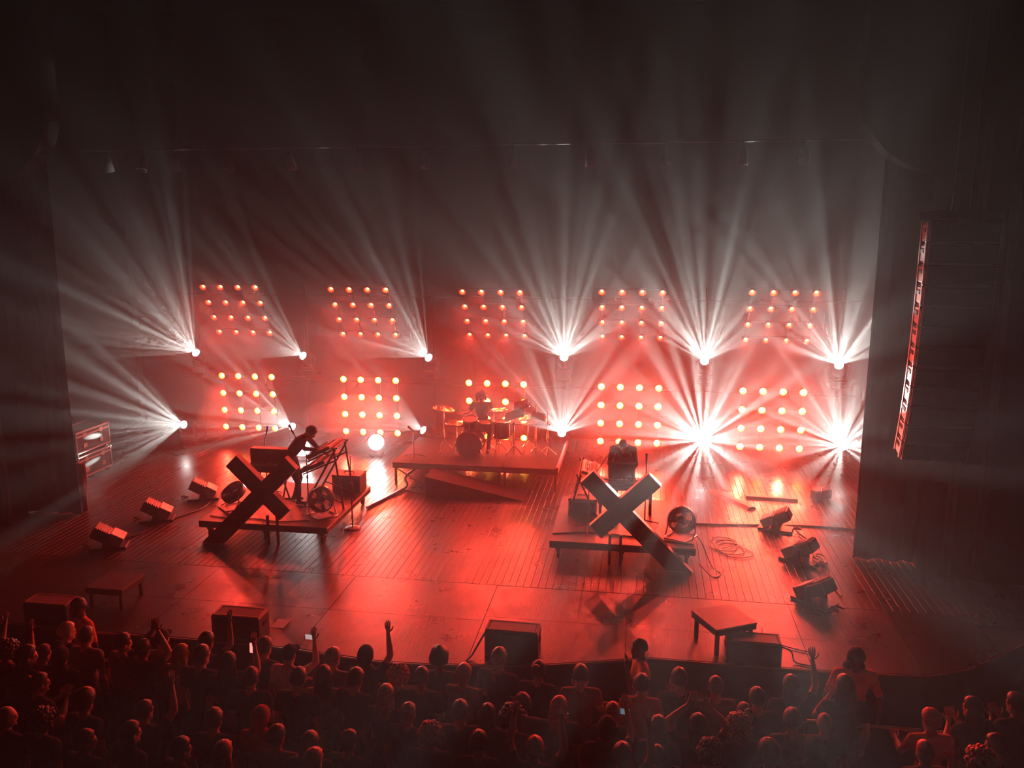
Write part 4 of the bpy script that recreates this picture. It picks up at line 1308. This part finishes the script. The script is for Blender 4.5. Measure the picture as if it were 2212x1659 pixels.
for s_, sx in (('L', -1), ('R', 1)):
    J['sh' + s_] = (sx * .195, .25, 1.09); J['el' + s_] = (sx * .25, .34, .82); J['wr' + s_] = (sx * .14, .50, .70); J['hd' + s_] = V((-sx * .1, 1, -.4))
    J['hp' + s_] = (sx * .10, -.02, .83); J['kn' + s_] = (sx * .12, .06, .46); J['an' + s_] = (sx * .13, .0, .085)
person('keyboard player in dark clothes hunched low with head down', (3.17, 2.36, RZ), PI, J, 'hunched', 'tan', 'black', 'black', 'crop', 'black', 2.0, voxel=.014)
J = stand_joints()
J.update(hip=(0, 0, .57), waist=(0, .03, .72), chest=(0, .06, .92), neck=(0, .09, 1.07), head=(0, .13, 1.20), head_rot=head_rot(.3, .25))
for s_, sx in (('L', -1), ('R', 1)):
    J['sh' + s_] = (sx * .19, .08, 1.03); J['hp' + s_] = (sx * .11, .06, .55); J['kn' + s_] = (sx * .24, .40, .50); J['an' + s_] = (sx * .22, .46, .085)
J['elR'] = (.30, .22, .84); J['wrR'] = (.40, .44, .88); J['hdR'] = V((.1, .8, .3))
J['elL'] = (-.28, .20, .78); J['wrL'] = (-.30, .42, .74); J['hdL'] = V((0, 1, -.1))
person('drummer with dark curly hair seated behind the kit', (-.16, 5.30, DZ), PI, J, 'drummer', 'tan', 'black', 'black', 'curly', 'black', .6, voxel=.014)
def drumstick(a, b, label):
    t = thing('drumstick', label, 'drumstick', a)
    d = V(b) - V(a)
    MB().cyl((0, 0, 0), d * .85, .008, .007, 8).build('shaft', M['cream'], t)
    MB().cyl(d * .85, d * .96, .007, .004, 8).ball(d * .97, .007, 8, 5).build('tip', M['cream'], t)
drumstick((-.57, 4.80, DZ + .87), (-.55, 4.74, DZ + 1.24), 'drumstick raised upright in the hand over the cymbals')
drumstick((.14, 4.82, DZ + .72), (-.02, 4.48, DZ + .82), 'drumstick held low towards the drums')

# ---- guards in the pit
J = stand_joints('down', 'down', .0, .1)
person('guard in orange shirt in the pit beside the low table', (-4.10, -3.68, PIT), PI - .5, J, 'guard', 'dark', 'orange', 'black', 'crop', 'black', .75, 1.06)
J = stand_joints('face', 'down', .35, .05)
person('slim guard in orange shirt standing sideways at the middle of the pit', (3.55, -3.60, PIT), PI / 2 + .25, J, 'guard_side', 'dark', 'orange', 'black', 'crop', 'black', .75, 1.04)
J = stand_joints('side', 'side', .0, .2)
J['elR'] = (.30, .02, 1.14); J['wrR'] = (.26, .10, .90); J['elL'] = (-.30, .02, 1.14); J['wrL'] = (-.26, .10, .90)
J.pop('hdL', 0); J.pop('hdR', 0)
person('broad guard in orange shirt with dark cap at the pit corner', (6.13, -3.50, PIT), PI, J, 'guard_broad', 'dark', 'orange', 'black', 'hood', 'black', .8, 1.06)

# ---- the audience: x, y, head height, pose, turn, hair, hair colour, skin, shirt, label
CROWD = [
 (-3.93, -4.22, .35, 'plain', -35, 'short', 'blond', 'light', 'dark', 'fair-haired listener just below the guard beside the low table, face turned to the band'),
 (-3.54, -4.36, .39, 'plain', -5, 'crop', 'brown', 'light', 'grey', 'broad-backed cropped-haired man directly under the guard with the low table'),
 (-3.03, -4.38, .35, 'plain', -45, 'short', 'black', 'light', 'brown', 'short-haired listener in profile with bright bare shoulder, near the raised joined hands'),
 (-2.63, -4.55, .39, 'pray', -10, 'crop', 'black', 'tan', 'black', 'listener raising joined hands above the head near the stage edge'),
 (-2.55, -4.22, .36, 'plain', 10, 'cap', 'black', 'light', 'grey', 'listener in dark cap and pale top beside the raised joined hands'),
 (-2.13, -4.53, .35, 'clap', -30, 'long', 'blond', 'light', 'white', 'fair long-haired woman clapping, beside the listener in dark cap'),
 (-1.76, -4.69, .44, 'plain', -25, 'short', 'brown', 'light', 'dark', 'short-haired man behind the speaker with bright rim, face edge lit'),
 (-1.96, -4.22, .37, 'up', -15, 'short', 'black', 'tan', 'black', 'listener with one hand raised at the stage edge below the speaker with paper'),
 (-4.33, -4.79, .35, 'both', -15, 'curly', 'brown', 'light', 'plaid', 'curly-haired listener with both hands up at the far corner of the crowd'),
 (-3.80, -5.10, .49, 'plain', -50, 'long', 'black', 'light', 'black', 'long dark-haired woman in profile behind the hands-up corner listener'),
 (-3.93, -4.66, .27, 'plain', -20, 'short', 'brown', 'light', 'dark', 'short listener between the corner hands-up listener and the broad back'),
 (-3.28, -6.08, .36, 'plain', -55, 'bald', 'brown', 'light', 'dark', 'bald listener in profile at the very edge of the crowd'),
 (-2.82, -6.11, .36, 'plain', -30, 'curly', 'brown', 'light', 'dark', 'curly brown-haired listener near the bald one at the crowd edge'),
 (-2.14, -6.35, .36, 'plain', -50, 'crop', 'brown', 'light', 'black', 'cropped-haired man in profile with lit face low at the crowd corner'),
 (-1.77, -6.15, .36, 'plain', -40, 'long', 'black', 'light', 'black', 'long black-haired woman with lit cheek low at the crowd corner'),
 (-1.10, -6.33, .36, 'plain', -45, 'short', 'black', 'tan', 'dark', 'dark-haired man in profile in the last visible row, left of the red-haired woman'),
 (-0.62, -6.32, .36, 'plain', -20, 'long', 'red', 'light', 'dark', 'long red-haired woman in the last visible row'),
 (-3.40, -5.42, .36, 'clap', -40, 'bun', 'brown', 'light', 'dark', 'listener with hair bun clapping in the middle of the crowd corner'),
 (-2.61, -5.70, .36, 'plain', -10, 'afro', 'brown', 'tan', 'black', 'afro-haired listener in the dim middle of the crowd corner'),
 (-1.00, -5.80, .36, 'plain', 0, 'short', 'brown', 'light', 'black', 'dim short-haired listener beside the pointed red hood'),
 (-1.84, -5.76, .36, 'up', -20, 'pony', 'brown', 'light', 'dark', 'ponytailed woman lifting one arm in the dim middle of the crowd'),
 (-3.56, -4.82, .34, 'plain', 5, 'hood', 'black', 'light', 'black', 'black-hooded listener behind the broad-backed man'),
 (-1.17, -4.22, .36, 'plain', -15, 'short', 'brown', 'light', 'dark', 'brown-haired man below the sheet of paper, shoulder lit'),
 (-0.78, -4.36, .37, 'phone', -10, 'cap', 'black', 'light', 'white', 'man in backward black cap and pale shirt holding up a phone'),
 (-0.19, -4.40, .39, 'plain', -25, 'short', 'blond', 'light', 'grey', 'blond listener beside the man holding up a phone'),
 ( 0.17, -4.22, .35, 'up', 0, 'hood', 'black', 'light', 'black', 'black-hooded listener with one curled hand raised at the stage edge'),
 ( 1.11, -4.22, .39, 'plain', 0, 'afro', 'black', 'dark', 'dark', 'round afro-haired listener standing before the stage edge, near the middle speaker'),
 (-0.36, -5.04, .47, 'plain', -5, 'crop', 'black', 'light', 'black', 'cropped-haired man directly behind the man holding up a phone'),
 (-0.17, -4.74, .35, 'plain', 5, 'long', 'black', 'light', 'white', 'woman with wide black hair and pale shoulders behind the blond listener'),
 ( 0.24, -4.82, .39, 'plain', -15, 'short', 'brown', 'light', 'black', 'man with lit ear behind the hooded hand-raising listener'),
 ( 0.68, -4.52, .30, 'face', -5, 'curly', 'red', 'light', 'dark', 'curly red-haired listener with hand beside the face'),
 ( 1.02, -4.72, .42, 'plain', 0, 'crop', 'brown', 'light', 'black', 'long-necked cropped man behind the round afro'),
 ( 0.68, -5.05, .36, 'plain', -10, 'long', 'blond', 'light', 'dark', 'long straight-haired blond woman behind the curly red hair'),
 ( 1.03, -5.36, .36, 'plain', -10, 'crop', 'grey', 'light', 'dark', 'man with bright cropped head and wide dark shoulders mid crowd'),
 (-0.52, -5.69, .36, 'plain', -5, 'hood', 'red', 'light', 'red', 'listener in pointed red hood'),
 (-0.21, -5.97, .35, 'face', -20, 'short', 'brown', 'light', 'brown', 'short-haired man holding a forearm up to the face, behind the red hood'),
 ( 0.20, -6.07, .38, 'plain', 0, 'long', 'brown', 'light', 'dark', 'long brown-haired woman next to the man with forearm at face'),
 ( 0.53, -5.86, .30, 'plain', -30, 'short', 'black', 'tan', 'black', 'dark-haired listener with thin lit cheek below the long brown hair'),
 ( 1.38, -5.72, .36, 'plain', 0, 'curly', 'red', 'light', 'dark', 'big curly reddish hair in front of the camera side rows'),
 ( 0.36, -6.38, .41, 'plain', -25, 'short', 'red', 'light', 'dark', 'red-lit short hair at the bottom row'),
 (-1.35, -4.80, .44, 'phone', 0, 'long', 'black', 'light', 'black', 'dark long-haired listener filming with a red glowing phone'),
 (-0.98, -4.96, .37, 'plain', 5, 'short', 'brown', 'light', 'dark', 'short-haired man beside the listener filming with a glowing phone'),
 ( 1.46, -4.47, .36, 'rail', -10, 'short', 'red', 'light', 'plaid', 'bright red-haired listener leaning one arm on the barrier'),
 ( 1.84, -4.23, .47, 'plain', -15, 'pony', 'blond', 'light', 'dark', 'blond ponytailed woman in front of the middle speaker'),
 ( 2.33, -4.25, .36, 'plain', -10, 'bun', 'brown', 'light', 'black', 'brown-haired woman with bun right of the blond ponytail'),
 ( 2.85, -4.28, .36, 'clap', 5, 'short', 'brown', 'light', 'plaid', 'listener in patterned shirt with hands clasped, between bun and red shirt'),
 ( 3.56, -4.38, .36, 'plain', 0, 'short', 'black', 'light', 'red', 'man in red shirt directly below the slim guard'),
 ( 1.62, -5.36, .44, 'plain', 0, 'crop', 'brown', 'light', 'black', 'round-headed cropped man with bright rim, mid crowd behind red hair'),
 ( 1.87, -5.08, .26, 'plain', 0, 'long', 'brown', 'light', 'dark', 'short long-haired woman among the cropped heads mid crowd'),
 ( 2.18, -5.35, .41, 'plain', -10, 'curly', 'black', 'tan', 'black', 'dark curly-haired listener next to a small blue phone'),
 ( 2.24, -4.92, .32, 'plain', 20, 'short', 'brown', 'light', 'grey', 'man in grey top behind the woman with bun'),
 ( 2.66, -5.01, .37, 'plain', -20, 'long', 'red', 'light', 'dark', 'auburn long-haired woman behind the patterned shirt'),
 ( 3.25, -4.99, .35, 'plain', 0, 'crop', 'grey', 'light', 'dark', 'pale close-cropped head behind the man in red shirt'),
 ( 3.74, -5.20, .36, 'plain', 0, 'long', 'brown', 'light', 'dark', 'woman with very long brown hair behind the red shirt'),
 ( 1.90, -5.76, .36, 'plain', 0, 'short', 'brown', 'light', 'black', 'combed brown-haired man low in the middle rows'),
 ( 2.48, -5.77, .36, 'both', -5, 'short', 'red', 'light', 'dark', 'listener with spread fingers raised on both hands, low in the middle rows'),
 ( 3.20, -5.33, .37, 'phone', 0, 'hood', 'black', 'light', 'black', 'hooded listener holding a small bluish phone'),
 ( 3.72, -5.63, .31, 'plain', 0, 'crop', 'brown', 'light', 'dark', 'round cropped head below the very long brown hair'),
 ( 3.37, -5.82, .41, 'up', 0, 'short', 'black', 'light', 'black', 'dark-haired listener with bent arm raised at the bottom row'),
 ( 4.00, -4.22, .38, 'clap', 5, 'short', 'brown', 'light', 'dark', 'tidy-haired man with clasped hands right of the red shirt'),
 ( 4.42, -4.29, .36, 'rail', 10, 'crop', 'brown', 'light', 'grey', 'close-cropped man in collared shirt before the low speaker'),
 ( 4.86, -4.46, .35, 'plain', 10, 'short', 'black', 'light', 'black', 'dim dark-haired listener right of the collared shirt'),
 ( 5.26, -4.22, .40, 'up', 20, 'long', 'black', 'light', 'black', 'long dark-haired woman raising one hand toward the low speaker'),
 ( 5.85, -4.22, .45, 'face', 25, 'long', 'brown', 'light', 'dark', 'long-haired woman in front of the broad guard, hand at chin'),
 ( 4.69, -4.77, .34, 'plain', 15, 'bun', 'brown', 'light', 'dark', 'small-headed woman with bun behind the dim dark-haired listener'),
 ( 4.59, -5.10, .38, 'plain', 15, 'curly', 'blond', 'light', 'dark', 'curly fair-haired listener behind the small bun'),
 ( 5.16, -4.92, .40, 'plain', 5, 'short', 'brown', 'light', 'grey', 'wide-shouldered man with bright side of head behind the hand-raising woman'),
 ( 5.53, -4.77, .32, 'plain', 10, 'bald', 'brown', 'light', 'dark', 'bald man beside the barrier gap, behind the woman with hand at chin'),
 ( 4.16, -5.10, .36, 'over', 0, 'long', 'black', 'light', 'black', 'long dark-haired woman holding both arms overhead to film'),
 ( 4.25, -5.57, .36, 'plain', 0, 'curly', 'black', 'tan', 'dark', 'dark frizzy-haired listener below the overhead arms'),
 ( 4.84, -5.50, .36, 'plain', 10, 'afro', 'brown', 'light', 'dark', 'bushy-haired listener low behind the wide-shouldered man'),
 ( 5.31, -5.33, .36, 'plain', 5, 'hood', 'black', 'light', 'black', 'hooded dark listener low behind the bald man'),
 ( 6.65, -4.62, .36, 'rail', 25, 'short', 'red', 'light', 'orange', 'reddish-haired listener stretching an arm along the barrier rail'),
 ( 7.20, -4.30, .36, 'clap', 40, 'long', 'black', 'light', 'black', 'long black-haired woman clapping at the end of the barrier'),
 ( 7.67, -4.22, .40, 'clap', 35, 'short', 'black', 'tan', 'black', 'clapping listener at the outer corner of the crowd'),
 ( 6.41, -5.22, .36, 'plain', 10, 'crop', 'red', 'light', 'brown', 'round red-lit head directly behind the arm on the rail'),
 ( 7.17, -5.00, .36, 'plain', 55, 'short', 'brown', 'light', 'dark', 'bearded-looking man in profile with lit face near the outer corner'),
 ( 6.90, -5.29, .36, 'plain', 30, 'curly', 'red', 'light', 'dark', 'red curly-haired listener in the last row at the outer corner'),
]
POSES = {'plain': ('down', 'down'), 'clap': ('clap', 'clap'), 'up': ('down', 'up'), 'both': ('up', 'up'), 'phone': ('down', 'phone'), 'over': ('over', 'over'),
         'pray': ('pray', 'pray'), 'rail': ('rail', 'down'), 'face': ('face', 'down')}
for k, (x, y, hz_, pose, turn, hair, hcol, skin, shirt, lab) in enumerate(CROWD):
    a, b = POSES[pose]
    tq = max(-40, min(40, round(turn * .6 / 20) * 20))
    J = stand_joints(a, b, math.radians(tq), .06, .05)
    sc = (hz_ - PIT) / 1.60
    t = person(lab, (x, y - .03, PIT), math.radians(turn - tq), J, (pose, tq), skin, shirt, 'denim' if k % 2 else 'dark', hair, hcol, .5, sc, 'audience behind the crowd barrier', .019)

# ---- phones held up
M['phone'] = mat('phone_shell', (.02, .02, .02), .3)
def phone(loc, rot, glow, strength, label):
    t = thing('phone', label, 'phone', loc)
    t.rotation_euler = rot
    MB().rbox((0, 0, 0), (.075, .009, .155), .004).build('shell', M['phone'], t)
    m = mat('phone_screen', (.02, .02, .02), .2, emit=glow, strength=strength)
    m.cycles.emission_sampling = 'NONE'
    MB().rbox((0, -.005, 0), (.068, .002, .142), .001).build('screen', m, t)
phone((-.62, -4.01, .455), (.1, PI / 2, .05), (1, .75, .7), .45, 'phone held sideways above the man in backward black cap')
phone((-1.20, -4.44, .485), (.1, .1, .0), (1, .25, .2), 1.6, 'phone with red glowing screen in the dark long-haired listener hand')
phone((2.06, -5.05, .20), (.3, .15, .3), (.35, .6, .7), .25, 'small phone with dull blue screen beside the dark curly hair')
phone((3.36, -4.98, .40), (.2, PI / 2, .1), (.35, .55, .7), .25, 'small bluish phone held by the hooded listener')
